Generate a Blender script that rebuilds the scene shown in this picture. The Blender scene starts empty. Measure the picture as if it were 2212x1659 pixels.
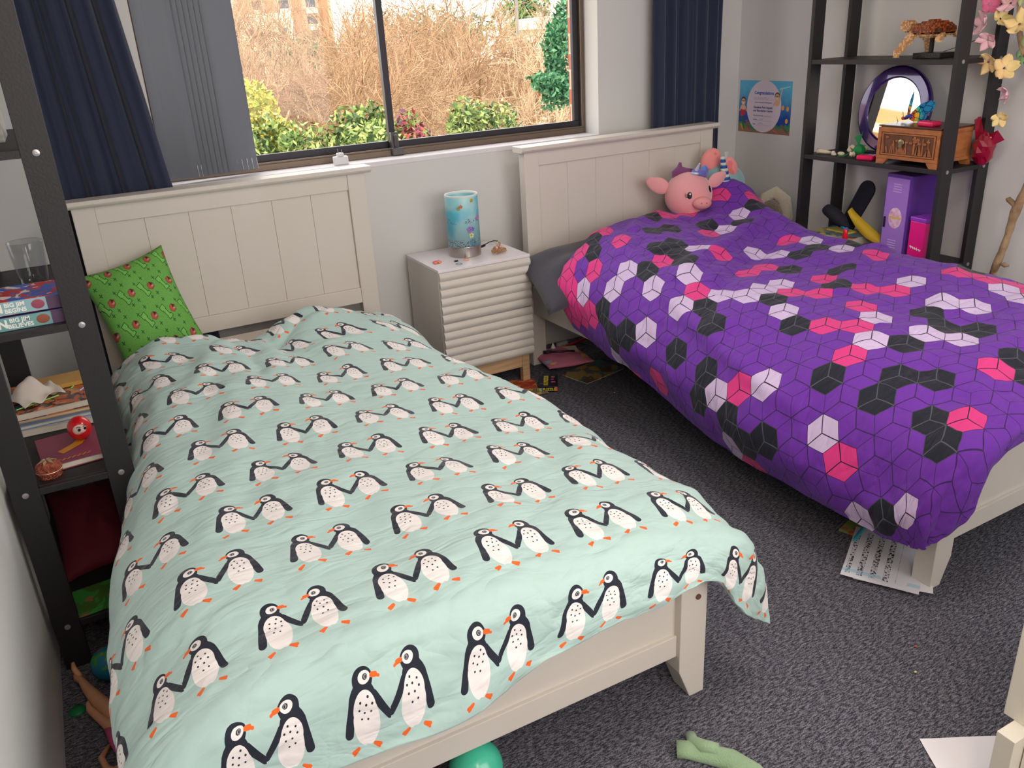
import bpy, math, random
import numpy as np
from mathutils import Vector, Matrix, Euler
sc = bpy.context.scene
COL = sc.collection
# ---------------------------------------------------------------- camera
F_PX = 1804.4
YAW, PITCH, ROLL = 0.472, 0.3975, -0.0581
cam_d = bpy.data.cameras.new('camera'); cam = bpy.data.objects.new('camera', cam_d); COL.objects.link(cam)
cam_d.sensor_fit = 'HORIZONTAL'; cam_d.sensor_width = 36.0; cam_d.lens = 36.0 * F_PX / 2212.0
cam_d.clip_start = 0.02; cam_d.clip_end = 400
def _axes():
    cy, sy = math.cos(YAW), math.sin(YAW)
    fwd = Vector((sy*math.cos(PITCH), cy*math.cos(PITCH), -math.sin(PITCH)))
    right = Vector((cy, -sy, 0)); up = right.cross(fwd)
    R = math.cos(ROLL)*right + math.sin(ROLL)*up; U = -math.sin(ROLL)*right + math.cos(ROLL)*up
    return R, U, fwd
_R, _U, _F = _axes()
_m = Matrix(((_R.x, _U.x, -_F.x, -0.0055), (_R.y, _U.y, -_F.y, -0.9823), (_R.z, _U.z, -_F.z, 1.4877), (0, 0, 0, 1)))
cam.matrix_world = _m
sc.camera = cam
# ---------------------------------------------------------------- world, sun, portal, fill lights, exposure
W = bpy.data.worlds.new('world'); sc.world = W; W.use_nodes = True
bg = W.node_tree.nodes['Background']; bg.inputs[0].default_value = (1.0, 0.975, 0.93, 1); bg.inputs[1].default_value = 4.4
sun_d = bpy.data.lights.new('sun', 'SUN'); sun = bpy.data.objects.new('sun', sun_d); COL.objects.link(sun)
sun_d.energy = 3.2; sun_d.angle = 0.02; sun_d.color = (1.0, 0.86, 0.66)
sun.rotation_euler = Vector((0.80, 0.42, -0.62)).to_track_quat('-Z', 'Y').to_euler()
def area(name, loc, direction, sx, sy, e, col, portal=False):
    d = bpy.data.lights.new(name, 'AREA'); d.shape = 'RECTANGLE'; d.size = sx; d.size_y = sy; d.energy = e; d.color = col
    o = bpy.data.objects.new(name, d); COL.objects.link(o); o.location = loc
    o.rotation_euler = Vector(direction).to_track_quat('-Z', 'Y').to_euler()
    if portal: d.cycles.is_portal = True
    return o
area('window_daylight_portal', (1.35, 2.72, 1.62), (0, -1, 0), 2.1, 1.25, 1, (1, 1, 1), True)
# added fill lights: behind the camera, at the ceiling, and warm from the left
area('rear_fill_light', (1.45, -1.72, 1.45), (0.0, 1, -0.12), 1.9, 1.3, 13, (0.97, 0.98, 1.0))  # fill added behind the camera to lift the interior
area('ceiling_fill_light', (1.5, 0.1, 2.44), (0, 0, -1), 0.5, 0.5, 15, (1.0, 0.9, 0.8))  # overhead fill added to lift the room, no such lamp in view
area('warm_fill_light', (.15, -1.45, 1.95), (.88, .62, -.16), 0.5, 0.9, 19, (1.0, 0.80, 0.62))  # warm fill added to brighten the right wall
vs = sc.view_settings; vs.view_transform = 'Standard'; vs.look = 'None'; vs.exposure = 0.0; vs.gamma = 1.0
vs.use_curve_mapping = False
# ================================================================ helpers
def link(o): COL.objects.link(o); return o
class MB:
    def __init__(s): s.v = []; s.f = []; s.mi = []; s.cur = 0
    def add(s, vs_, fs_):
        n = len(s.v); s.v.extend([tuple(map(float, p)) for p in vs_])
        for f in fs_: s.f.append(tuple(i+n for i in f)); s.mi.append(s.cur)
        return s
    def box(s, x0, x1, y0, y1, z0, z1, M=None):
        P = [(x0,y0,z0),(x1,y0,z0),(x1,y1,z0),(x0,y1,z0),(x0,y0,z1),(x1,y0,z1),(x1,y1,z1),(x0,y1,z1)]
        if M is not None: P = [tuple(M @ Vector(p)) for p in P]
        return s.add(P, [(3,2,1,0),(4,5,6,7),(0,1,5,4),(1,2,6,5),(2,3,7,6),(3,0,4,7)])
    def hexa(s, P): return s.add(P, [(3,2,1,0),(4,5,6,7),(0,1,5,4),(1,2,6,5),(2,3,7,6),(3,0,4,7)])
    def lathe(s, prof, n=32, M=None, cap=True):
        V = []; Fs = []
        for r, z in prof:
            for k in range(n):
                a = 2*math.pi*k/n; p = Vector((r*math.cos(a), r*math.sin(a), z)); V.append(tuple(M @ p) if M is not None else tuple(p))
        m = len(prof)
        for j in range(m-1):
            for k in range(n):
                k2 = (k+1) % n; Fs.append((j*n+k, j*n+k2, (j+1)*n+k2, (j+1)*n+k))
        if cap: Fs.append(tuple(range(n))[::-1]); Fs.append(tuple((m-1)*n+k for k in range(n)))
        return s.add(V, Fs)
    def tube(s, pts, rad, n=8, cap=True):
        pts = [Vector(p) for p in pts]; m = len(pts)
        if not hasattr(rad, '__len__'): rad = [rad]*m
        V = []; Fs = []; t = (pts[1]-pts[0]).normalized()
        a = Vector((0,0,1)) if abs(t.z) < .9 else Vector((1,0,0)); nrm = t.cross(a).normalized()
        for j, p in enumerate(pts):
            t = (pts[min(j+1,m-1)]-pts[max(j-1,0)]).normalized()
            nrm = (nrm - t*nrm.dot(t)).normalized(); b = t.cross(nrm)
            for k in range(n):
                an = 2*math.pi*k/n; V.append(tuple(p + (nrm*math.cos(an)+b*math.sin(an))*rad[j]))
        for j in range(m-1):
            for k in range(n):
                k2 = (k+1) % n; Fs.append((j*n+k, j*n+k2, (j+1)*n+k2, (j+1)*n+k))
        if cap: Fs.append(tuple(range(n))[::-1]); Fs.append(tuple((m-1)*n+k for k in range(n)))
        return s.add(V, Fs)
    def ball(s, c, r, M=None, nu=24, nv=14, fn=None):
        if not hasattr(r, '__len__'): r = (r, r, r)
        V = []; Fs = []
        for j in range(nv+1):
            th = math.pi*j/nv
            for k in range(nu):
                a = 2*math.pi*k/nu
                d = Vector((math.sin(th)*math.cos(a), math.sin(th)*math.sin(a), math.cos(th)))
                q = fn(d) if fn else 1.0
                p = Vector((d.x*r[0]*q, d.y*r[1]*q, d.z*r[2]*q))
                if M is not None: p = M @ p
                V.append((p.x+c[0], p.y+c[1], p.z+c[2]))
        for j in range(nv):
            for k in range(nu):
                k2 = (k+1) % nu; Fs.append((j*nu+k, (j+1)*nu+k, (j+1)*nu+k2, j*nu+k2))
        return s.add(V, Fs)
    def prism(s, poly, h0, h1, M=None):
        n = len(poly); V = [(x,y,h0) for x,y in poly]+[(x,y,h1) for x,y in poly]
        if M is not None: V = [tuple(M @ Vector(p)) for p in V]
        return s.add(V, [tuple(range(n))[::-1], tuple(range(n,2*n))]+[(k,(k+1)%n,n+(k+1)%n,n+k) for k in range(n)])
    def grid(s, G, closeu=False):
        nv, nu = len(G), len(G[0]); V = [tuple(p) for row in G for p in row]
        return s.add(V, [(j*nu+k, j*nu+k+1, (j+1)*nu+k+1, (j+1)*nu+k) for j in range(nv-1) for k in range(nu-1)])
    def build(s, name, mats, parent=None, smooth=False, bevel=0, solid=0, sub=0, uv=None, seg=2, off=0):
        me = bpy.data.meshes.new(name); me.from_pydata(s.v, [], s.f)
        if not isinstance(mats, (list, tuple)): mats = [mats]
        for m in mats: me.materials.append(m)
        if len(mats) > 1: me.polygons.foreach_set('material_index', s.mi)
        if smooth: me.polygons.foreach_set('use_smooth', [True]*len(me.polygons))
        if uv is not None:
            L = me.uv_layers.new(name='UVMap'); li = np.zeros(len(me.loops), dtype=np.int32)
            me.loops.foreach_get('vertex_index', li); L.data.foreach_set('uv', np.asarray(uv, dtype=np.float32)[li].ravel())
        me.update(); o = bpy.data.objects.new(name, me); link(o)
        if parent is not None: o.parent = parent
        if solid: m = o.modifiers.new('s', 'SOLIDIFY'); m.thickness = solid; m.offset = off
        if bevel: m = o.modifiers.new('b', 'BEVEL'); m.width = bevel; m.segments = seg; m.limit_method = 'ANGLE'; m.angle_limit = math.radians(40)
        if sub: m = o.modifiers.new('u', 'SUBSURF'); m.levels = sub; m.render_levels = sub
        return o
def tag(o, label=None, cat=None, group=None, kind=None):
    if label: o['label'] = label
    if cat: o['category'] = cat
    if group: o['group'] = group
    if kind: o['kind'] = kind
    return o
def thing(name, label, cat, group=None, loc=(0,0,0), rz=0):
    o = bpy.data.objects.new(name, None); o.empty_display_size = .05; link(o); o.location = loc; o.rotation_euler = (0,0,rz)
    return tag(o, label, cat, group)
def struct(name, mb, mat, **k): return tag(mb.build(name, mat, **k), kind='structure')
def MT(loc=(0,0,0), rot=(0,0,0), scl=(1,1,1)):
    return Matrix.Translation(loc) @ Euler(rot).to_matrix().to_4x4() @ Matrix.Diagonal((*scl, 1))
def copy_tree(o, parent=None):
    c = o.copy(); link(c)
    if parent is not None: c.parent = parent
    for ch in list(o.children): copy_tree(ch, c)
    return c
def text_part(name, s, size, mat, M, parent, ext=.0003, bold=0.0, align='CENTER', sx=1.0):
    cu = bpy.data.curves.new(name, 'FONT'); cu.body = s; cu.size = size; cu.extrude = ext; cu.offset = bold
    cu.align_x = align; cu.align_y = 'CENTER'; cu.resolution_u = 3
    t = bpy.data.objects.new(name, cu); link(t)
    dg = bpy.context.evaluated_depsgraph_get(); me = bpy.data.meshes.new_from_object(t.evaluated_get(dg))
    bpy.data.objects.remove(t); me.transform(M @ Matrix.Diagonal((sx, 1, 1, 1))); me.materials.clear(); me.materials.append(mat)
    o = bpy.data.objects.new(name, me); link(o); o.parent = parent; return o
# ---------------------------------------------------------------- node maths
def lin(c): return tuple((x/12.92 if x <= .04045 else ((x+.055)/1.055)**2.4) for x in [v/255 for v in c])
class Nd:
    nt = None
    def __init__(s, sock): s.k = sock
    @staticmethod
    def op(o, *a, clamp=False):
        n = Nd.nt.nodes.new('ShaderNodeMath'); n.operation = o; n.use_clamp = clamp
        for i, x in enumerate(a):
            if isinstance(x, Nd): Nd.nt.links.new(x.k, n.inputs[i])
            else: n.inputs[i].default_value = float(x)
        return Nd(n.outputs[0])
    def __add__(s, o): return Nd.op('ADD', s, o)
    __radd__ = __add__
    def __sub__(s, o): return Nd.op('SUBTRACT', s, o)
    def __rsub__(s, o): return Nd.op('SUBTRACT', o, s)
    def __mul__(s, o): return Nd.op('MULTIPLY', s, o)
    __rmul__ = __mul__
    def __truediv__(s, o): return Nd.op('DIVIDE', s, o)
    def lt(s, o): return Nd.op('LESS_THAN', s, o)
    def gt(s, o): return Nd.op('GREATER_THAN', s, o)
    def mod(s, o): return Nd.op('FLOORED_MODULO', s, o)
def nmin(a, b): return Nd.op('MINIMUM', a, b)
def nmax(a, b): return Nd.op('MAXIMUM', a, b)
def nabs(a): return Nd.op('ABSOLUTE', a)
def nfl(a): return Nd.op('FLOOR', a)
def ell(x, y, cx, cy, a, b, ang=0.0):
    dx, dy = x-cx, y-cy
    if ang:
        c, s_ = math.cos(ang), math.sin(ang); dx, dy = dx*c+dy*s_, dy*c-dx*s_
    dx = dx/a; dy = dy/b
    return (dx*dx+dy*dy).lt(1.0)
def caps(x, y, ax, ay, bx, by, r):
    ex, ey = bx-ax, by-ay; L = ex*ex+ey*ey; px, py = x-ax, y-ay
    t = Nd.op('MULTIPLY', px*ex+py*ey, 1.0/L, clamp=True); dx = px-t*ex; dy = py-t*ey
    return (dx*dx+dy*dy).lt(r*r)
def mixc(fac, a, b):
    n = Nd.nt.nodes.new('ShaderNodeMix'); n.data_type = 'RGBA'
    if isinstance(fac, Nd): Nd.nt.links.new(fac.k, n.inputs[0])
    else: n.inputs[0].default_value = fac
    for i, c in ((6, a), (7, b)):
        if isinstance(c, tuple): n.inputs[i].default_value = (*c[:3], 1)
        else: Nd.nt.links.new(c, n.inputs[i])
    return n.outputs[2]
MATS = {}
def mat(name, col=(200,200,200), rough=.6, metal=0, spec=.5, bump=None, var=None, sheen=0, trans=0, emit=None, coat=0, alpha=1, ior=1.45, obj_coord=True):
    """col sRGB; bump=(scale,strength[,stretch]); var=(scale, other colour, amount[,stretch])"""
    m = bpy.data.materials.new(name); m.use_nodes = True; nt = m.node_tree; Nd.nt = nt
    b = nt.nodes['Principled BSDF']; c = lin(col)
    b.inputs['Base Color'].default_value = (*c, 1); b.inputs['Roughness'].default_value = rough; b.inputs['Metallic'].default_value = metal
    b.inputs['Specular IOR Level'].default_value = spec; b.inputs['IOR'].default_value = ior
    b.inputs['Transmission Weight'].default_value = trans; b.inputs['Coat Weight'].default_value = coat; b.inputs['Alpha'].default_value = alpha
    if sheen: b.inputs['Sheen Weight'].default_value = sheen
    tc = nt.nodes.new('ShaderNodeTexCoord')
    def noise(scale, stretch, detail=4):
        mp = nt.nodes.new('ShaderNodeMapping'); nt.links.new(tc.outputs['Object'], mp.inputs[0]); mp.inputs['Scale'].default_value = stretch
        n = nt.nodes.new('ShaderNodeTexNoise'); n.inputs['Scale'].default_value = scale; n.inputs['Detail'].default_value = detail
        nt.links.new(mp.outputs[0], n.inputs['Vector']); return n.outputs[0]
    if var:
        r = nt.nodes.new('ShaderNodeMapRange'); r.inputs[1].default_value = .35; r.inputs[2].default_value = .65
        r.inputs[4].default_value = var[2]
        nt.links.new(noise(var[0], var[3] if len(var) > 3 else (1,1,1)), r.inputs[0])
        nt.links.new(mixc(Nd(r.outputs[0]), c, lin(var[1])), b.inputs['Base Color'])
    if bump:
        bn = nt.nodes.new('ShaderNodeBump'); bn.inputs['Strength'].default_value = bump[1]; bn.inputs['Distance'].default_value = .01
        nt.links.new(noise(bump[0], bump[2] if len(bump) > 2 else (1,1,1)), bn.inputs['Height']); nt.links.new(bn.outputs[0], b.inputs['Normal'])
    if emit: b.inputs['Emission Color'].default_value = (*lin(emit[0]), 1); b.inputs['Emission Strength'].default_value = emit[1]
    MATS[name] = m; return m
def uvxy():
    tc = Nd.nt.nodes.new('ShaderNodeTexCoord'); sp = Nd.nt.nodes.new('ShaderNodeSeparateXYZ'); Nd.nt.links.new(tc.outputs['UV'], sp.inputs[0])
    return Nd(sp.outputs[0]), Nd(sp.outputs[1]), tc
def fabric_bump(m, tc, parts, dist=.004):
    nt = m.node_tree; b = nt.nodes['Principled BSDF']; h = None
    for scale, stretch, amt, rot in parts:
        mp = nt.nodes.new('ShaderNodeMapping'); nt.links.new(tc.outputs['UV'], mp.inputs[0]); mp.inputs['Scale'].default_value = stretch; mp.inputs['Rotation'].default_value = (0,0,rot)
        n = nt.nodes.new('ShaderNodeTexNoise'); n.inputs['Scale'].default_value = scale; n.inputs['Detail'].default_value = 3; n.inputs['Distortion'].default_value = .6
        nt.links.new(mp.outputs[0], n.inputs['Vector'])
        v = Nd(n.outputs[0])
        if amt < 0: v = nabs(v-.5)*2.0; v = nmin(v, .25)*4.0; amt = -amt
        v = v*amt; h = v if h is None else h+v
    bn = nt.nodes.new('ShaderNodeBump'); bn.inputs['Strength'].default_value = 1; bn.inputs['Distance'].default_value = dist
    nt.links.new(h.k, bn.inputs['Height']); nt.links.new(bn.outputs[0], b.inputs['Normal'])
# penguin print -------------------------------------------------
PS = 1.15       # print scale
def penguin_mat():
    m = bpy.data.materials.new('penguin_cotton'); m.use_nodes = True; Nd.nt = m.node_tree; b = m.node_tree.nodes['Principled BSDF']
    b.inputs['Roughness'].default_value = .75; b.inputs['Specular IOR Level'].default_value = .25; b.inputs['Sheen Weight'].default_value = .15
    u, v, tc = uvxy()
    P, Q = 186.0, 162.0
    U = (u-PU)*(1000.0/PS); V = (v-PV)*(1000.0/PS)
    row = nfl(V/Q); Y = V-row*Q-12.0
    X = (U+row.mod(2.0)*(P/2)).mod(P)-72.0
    # fold the pair on its centre line at X = 43
    s_ = (X-43.0).gt(0.0); ax = nabs(X-43.0); Y = Y-s_*3.0
    black = nmax(ell(ax, Y, 38, 90, 15.5, 16), ell(ax, Y, 41, 66, 20, 24, .1))
    black = nmax(black, caps(ax, Y, 54, 72, 64, 28, 6.3)); black = nmax(black, caps(ax, Y, 24, 70, 1, 38, 5.2)); black = nmax(black, caps(ax, Y, 46, 84, 54, 66, 7))
    belly = nmax(ell(ax, Y, 36.5, 38, 19.5, 33, .0), ell(ax, Y, 38.5, 55, 16.5, 23)); face = ell(ax, Y, 35, 92, 9.2, 8.2)
    beak = nmax(caps(ax, Y, 23, 91.5, 18, 90.5, 3.4), caps(ax, Y, 20, 91, 13, 87.5, 1.9))
    pup = ell(ax, Y, 33.5, 92.3, 3.9, 3.9); glint = ell(ax, Y, 32.6, 92.0, 1.1, 2.0); ring = ell(ax, Y, 33.0, 92.3, 2.6, 3.0)
    foot = nmax(caps(ax, Y, 53, 5, 61, 2, 2.7), caps(ax, Y, 27, 5, 19, 1.5, 2.7)); foot = nmax(foot, caps(ax, Y, 53, 4, 60, -1.5, 1.9)); foot = nmax(foot, caps(ax, Y, 27, 4, 21, -1.8, 1.9))
    dots = None
    for dx, dy in ((33,70),(44,66),(36,62),(27.5,62),(46,57),(38.5,52),(29,52),(43,43),(34,41)):
        d = ell(ax, Y, dx, dy, 1.55, 1.55); dots = d if dots is None else nmax(dots, d)
    notch = ell(ax, Y, 38, 2, 7, 5)
    teal = lin((178,206,202)); blk = lin((34,38,52)); wh = lin((238,232,232)); org = lin((238,104,40))
    c = mixc(black, teal, blk); c = mixc(belly, c, wh); c = mixc(notch, c, teal); c = mixc(foot, c, org); c = mixc(dots, c, blk)
    c = mixc(face, c, wh); c = mixc(beak, c, org); c = mixc(pup, c, blk); c = mixc(ring, c, lin((150,150,155))); c = mixc(glint, c, blk)
    m.node_tree.links.new(c, b.inputs['Base Color'])
    fabric_bump(m, tc, [(5, (1,1.3,1), .9, .3), (8, (.6,1.6,1), -.30, .9), (11, (.6,1.5,1), -.22, -.6), (3.5, (.5,1.2,1), -.35, 2.0)], .006)
    return m
PU, PV = 0.0, 0.0
# tumbling block print ------------------------------------------
def block_mat():
    m = bpy.data.materials.new('block_print_cotton'); m.use_nodes = True; Nd.nt = m.node_tree; nt = m.node_tree; b = nt.nodes['Principled BSDF']
    b.inputs['Roughness'].default_value = .75; b.inputs['Specular IOR Level'].default_value = .25; b.inputs['Sheen Weight'].default_value = .1
    u, v, tc = uvxy(); S = HEX; H = S*math.sqrt(3)
    # hexagon cells as two interleaved rectangular lattices
    ax = (u+S/2).mod(S)-S/2; ay = (v+H/2).mod(H)-H/2
    bx = u.mod(S)-S/2; by = v.mod(H)-H/2
    da = ax*ax+ay*ay; db = bx*bx+by*by; sel = da.lt(db)      # 1 -> lattice a
    x = bx+sel*(ax-bx); y = by+sel*(ay-by)
    idx = u-x; idy = v-y
    cv = nt.nodes.new('ShaderNodeCombineXYZ')
    ri = nfl(idx*(2/S)+.5); rj = nfl(idy*(2/H)+.5)
    nt.links.new(ri.k, cv.inputs[0]); nt.links.new(rj.k, cv.inputs[1]); cv.inputs[2].default_value = 9.2
    wn = nt.nodes.new('ShaderNodeTexWhiteNoise'); wn.noise_dimensions = '3D'; nt.links.new(cv.outputs[0], wn.inputs[0]); r = Nd(wn.outputs[0])
    pur = lin((112,50,170)); blk = lin((32,34,48)); lil = lin((212,190,230)); pnk = lin((226,60,140))
    c = mixc(r.lt(.43), pur, lil); c = mixc(r.lt(.32), c, pnk); c = mixc(r.lt(.18), c, blk)
    # edge lines of the hexagon and the three spokes
    c3, s3 = math.cos(math.pi/6), .5
    e = nmax(nabs(x), nmax(nabs(x*.5+y*c3), nabs(x*.5-y*c3)))
    edge = e.gt(S/2-.0009)
    w_ = .0016
    sp1 = nabs(x).lt(w_)*y.lt(0.0)
    d2 = nabs(y-nabs(x)*(1/math.sqrt(3))).lt(w_*1.15)
    line = nmax(edge, nmax(sp1, d2)); isb = r.lt(.18)
    pale = r.lt(.43)*r.gt(.18)
    lc = mixc(isb, lin((58,34,88)), lin((88,88,98))); lc = mixc(pale, lc, lin((48,26,56)))
    c = mixc(line, c, lc)
    nt.links.new(c, b.inputs['Base Color'])
    fabric_bump(m, tc, [(5, (1,1.3,1), .9, .5), (8, (.6,1.6,1), -.30, .3), (11, (.6,1.5,1), -.22, -.9), (3.5, (.5,1.2,1), -.35, 1.6)], .007)
    return m
HEX = .101
# ---------------------------------------------------------------- common materials
wallm = mat('wall_paint', (212,211,210), .7, bump=(40,.02))
whitep = mat('white_paint', (214,207,200), .42, bump=(30,.02), var=(3,(208,200,190),.5))
blackl = mat('black_laminate', (32,30,33), .48, bump=(160,.08))
sheetm = mat('sheet_cotton', (222,212,202), .85, bump=(25,.3))
woodm = mat('pale_pine', (206,172,134), .55, var=(6,(180,142,100),.7,(1,1,14)))
chrome = mat('brushed_steel', (178,172,166), .3, 1.0)
boltm = mat('zinc_bolt', (170,168,170), .35, .7)
navy = mat('navy_curtain_cloth', (34,42,68), .85, sheen=.3, bump=(300,.1))
bronze = mat('bronze_aluminium', (112,98,86), .4, .6)
bronze_d = mat('dark_aluminium', (58,56,62), .4, .6)
blindm = mat('grey_blind_fabric', (128,132,142), .8, bump=(200,.06))
clipw = mat('clear_white_plastic', (225,225,230), .4)
pinkpl = mat('hot_pink_plastic', (222,28,90), .3)
glassm = None
black = mat('black_plastic', (22,22,26), .4)
navyblack = mat('deep_navy', (22,24,40), .8)
paperw = mat('white_paper', (235,232,238), .75)
skin = mat('doll_skin', (205,148,112), .5)
# window glass: clear, thin
gm = bpy.data.materials.new('window_pane_glass'); gm.use_nodes = True; nt = gm.node_tree
for n in list(nt.nodes):
    if n.type == 'BSDF_PRINCIPLED': nt.nodes.remove(n)
tr = nt.nodes.new('ShaderNodeBsdfTransparent'); gl = nt.nodes.new('ShaderNodeBsdfGlossy'); gl.inputs['Roughness'].default_value = .02
fr = nt.nodes.new('ShaderNodeFresnel'); fr.inputs[0].default_value = 1.35; mx = nt.nodes.new('ShaderNodeMixShader')
geo = nt.nodes.new('ShaderNodeNewGeometry'); Nd.nt = nt; fq = Nd(fr.outputs[0])*(1.0-Nd(geo.outputs['Backfacing'])); nt.links.new(fq.k, mx.inputs[0]); nt.links.new(tr.outputs[0], mx.inputs[1]); nt.links.new(gl.outputs[0], mx.inputs[2])
nt.links.new(mx.outputs[0], nt.nodes['Material Output'].inputs[0])
g2 = gm.copy(); g2.name = 'drinking_glass_clear'; nt = g2.node_tree
for n in nt.nodes:
    if n.type == 'BSDF_TRANSPARENT': n.inputs[0].default_value = (.86,.87,.88,1)
    if n.type == 'FRESNEL': n.inputs[0].default_value = 1.5
    if n.type == 'BSDF_GLOSSY': n.inputs['Roughness'].default_value = .05
glassm = g2
# carpet
cm = bpy.data.materials.new('fleck_carpet'); cm.use_nodes = True; nt = cm.node_tree; Nd.nt = nt; b = nt.nodes['Principled BSDF']
b.inputs['Roughness'].default_value = .95; b.inputs['Specular IOR Level'].default_value = .1
tc = nt.nodes.new('ShaderNodeTexCoord'); acc = None
for sc_, st, rz in ((170,(.35,1.5,1),-.9),(460,(.5,1.2,1),-.7)):
    mp = nt.nodes.new('ShaderNodeMapping'); mp.inputs['Scale'].default_value = st; mp.inputs['Rotation'].default_value = (0,0,rz); nt.links.new(tc.outputs['Object'], mp.inputs[0])
    n = nt.nodes.new('ShaderNodeTexNoise'); n.inputs['Scale'].default_value = sc_; n.inputs['Detail'].default_value = 3; nt.links.new(mp.outputs[0], n.inputs['Vector'])
    acc = Nd(n.outputs[0])*.5 if acc is None else acc+Nd(n.outputs[0])*.5
rr = nt.nodes.new('ShaderNodeMapRange'); rr.inputs[1].default_value = .44; rr.inputs[2].default_value = .66; nt.links.new(acc.k, rr.inputs[0])
nt.links.new(mixc(Nd(rr.outputs[0]), lin((50,50,60)), lin((150,148,158))), b.inputs['Base Color'])
bn = nt.nodes.new('ShaderNodeBump'); bn.inputs['Strength'].default_value = .6; bn.inputs['Distance'].default_value = .004; nt.links.new(acc.k, bn.inputs['Height']); nt.links.new(bn.outputs[0], b.inputs['Normal'])
carpet = cm
# ================================================================ the room
XL, XR, YW, YB, ZC = -.30, 3.21, 2.53, -1.75, 2.5
struct('floor', MB().box(XL-.1, XR+.1, YB-.1, YW+.2, -.08, 0), carpet)
struct('ceiling', MB().box(XL-.1, XR+.1, YB-.1, YW+.2, ZC, ZC+.1), wallm)
struct('wall_left', MB().box(XL-.12, XL, YB-.1, YW+.2, 0, ZC), wallm)
struct('wall_right', MB().box(XR, XR+.12, YB-.1, YW+.2, 0, ZC), wallm)
m = MB(); WX0, WX1, WZ0, WZ1 = .345, 2.338, 1.012, 2.22
m.box(XL, XR, YW, YW+.2, 0, WZ0-.022); m.box(XL, XR, YW, YW+.2, WZ1, ZC); m.box(XL, WX0, YW, YW+.2, WZ0-.022, WZ1); m.box(WX1, XR, YW, YW+.2, WZ0-.022, WZ1)
struct('wall_front', m, wallm)
m = MB(); m.box(XL, .5, YB-.1, YB, 0, ZC); m.box(2.4, XR, YB-.1, YB, 0, ZC); m.box(.5, 2.4, YB-.1, YB, 0, .8); m.box(.5, 2.4, YB-.1, YB, 2.1, ZC)
struct('wall_back', m, wallm)
struct('trim_1', MB().box(WX0, WX1, YW-.004, YW+.13, WZ0-.022, WZ0), mat('sill_paint', (226,222,228), .35), bevel=.003)
# outer brick leaf beside the window
brick = bpy.data.materials.new('red_brick'); brick.use_nodes = True; nt = brick.node_tree; Nd.nt = nt
tc = nt.nodes.new('ShaderNodeTexCoord'); mp = nt.nodes.new('ShaderNodeMapping'); mp.inputs['Rotation'].default_value = (math.pi/2, 0, math.pi/2); bk = nt.nodes.new('ShaderNodeTexBrick')
sx = nt.nodes.new('ShaderNodeSeparateXYZ'); cx = nt.nodes.new('ShaderNodeCombineXYZ'); nt.links.new(tc.outputs['Object'], sx.inputs[0])
nt.links.new((Nd(sx.outputs[0])+Nd(sx.outputs[1])).k, cx.inputs[0]); nt.links.new(sx.outputs[2], cx.inputs[1]); nt.links.new(cx.outputs[0], bk.inputs[0])
bk.inputs['Scale'].default_value = 1; bk.inputs['Brick Width'].default_value = .23; bk.inputs['Row Height'].default_value = .086; bk.inputs['Mortar Size'].default_value = .006
bk.inputs['Color1'].default_value = (*lin((190,92,66)), 1); bk.inputs['Color2'].default_value = (*lin((170,80,60)), 1); bk.inputs['Mortar'].default_value = (*lin((200,180,160)), 1)
nt.links.new(bk.outputs[0], nt.nodes['Principled BSDF'].inputs['Base Color'])
m = MB(); m.box(2.45, 4.2, 2.76, 2.97, -4, 3.5); m.box(-1.5, .22, 2.76, 2.97, -4, 3.5); m.box(.22, 2.45, 2.76, 2.97, -4, .93)
struct('wall_exterior', m, brick)
# window: outer frame, two sashes, panes, latch
wroot = MB(); wroot.box(WX0, WX1, 2.645, 2.73, WZ0, WZ0+.026); wroot.box(WX0, WX1, 2.645, 2.73, WZ1-.03, WZ1)
wroot.box(WX0, WX0+.03, 2.645, 2.73, WZ0+.026, WZ1-.03); wroot.box(WX1-.022, WX1, 2.645, 2.73, WZ0+.026, WZ1-.03)
wroot.box(WX0+.03, WX1-.022, 2.645, 2.652, WZ0+.026, WZ0+.034)
win = struct('window_1', wroot, bronze, bevel=.002)
def sash(x0, x1, y0, nm_mat, st0, st1):
    m = MB(); z0, z1 = WZ0+.028, WZ1-.032
    m.box(x0, x1, y0, y0+.022, z0, z0+.032); m.box(x0, x1, y0, y0+.022, z1-.03, z1)
    m.box(x0, x0+st0, y0, y0+.022, z0+.032, z1-.03); m.box(x1-st1, x1, y0, y0+.022, z0+.032, z1-.03)
    o = m.build('sash', nm_mat, win, bevel=.002)
    MB().box(x0+st0, x1-st1, y0+.008, y0+.013, z0+.03, z1-.028).build('pane', gm, o)
    return o
s1 = sash(WX0+.03, 1.355, 2.692, bronze_d, .03, .03)
s2 = sash(1.318, WX1-.024, 2.662, bronze_d, .028, .03)
m = MB(); m.box(1.318, 1.352, 2.640, 2.662, WZ0+.03, WZ0+.10); m.box(1.312, 1.362, 2.62, 2.662, WZ0+.002, WZ0+.034); m.tube([(1.335,2.64,WZ0+.03),(1.333,2.628,WZ0+.09)], .008, 8)
m.build('latch', mat('latch_grey', (92,88,90), .4, .5), win, bevel=.003)
# unseen fixture, added to go with the ceiling fill light
m = MB(); m.lathe([(.28,2.46),(.30,2.47),(.30,2.499)], 40, MT((1.5,0.1,0))); tag(m.build('ceiling_fill_fixture', mat('fill_fixture_rim', (240,240,238), .4), smooth=True), 'round white ceiling fixture out of view, added for the fill light', 'lamp')
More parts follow.
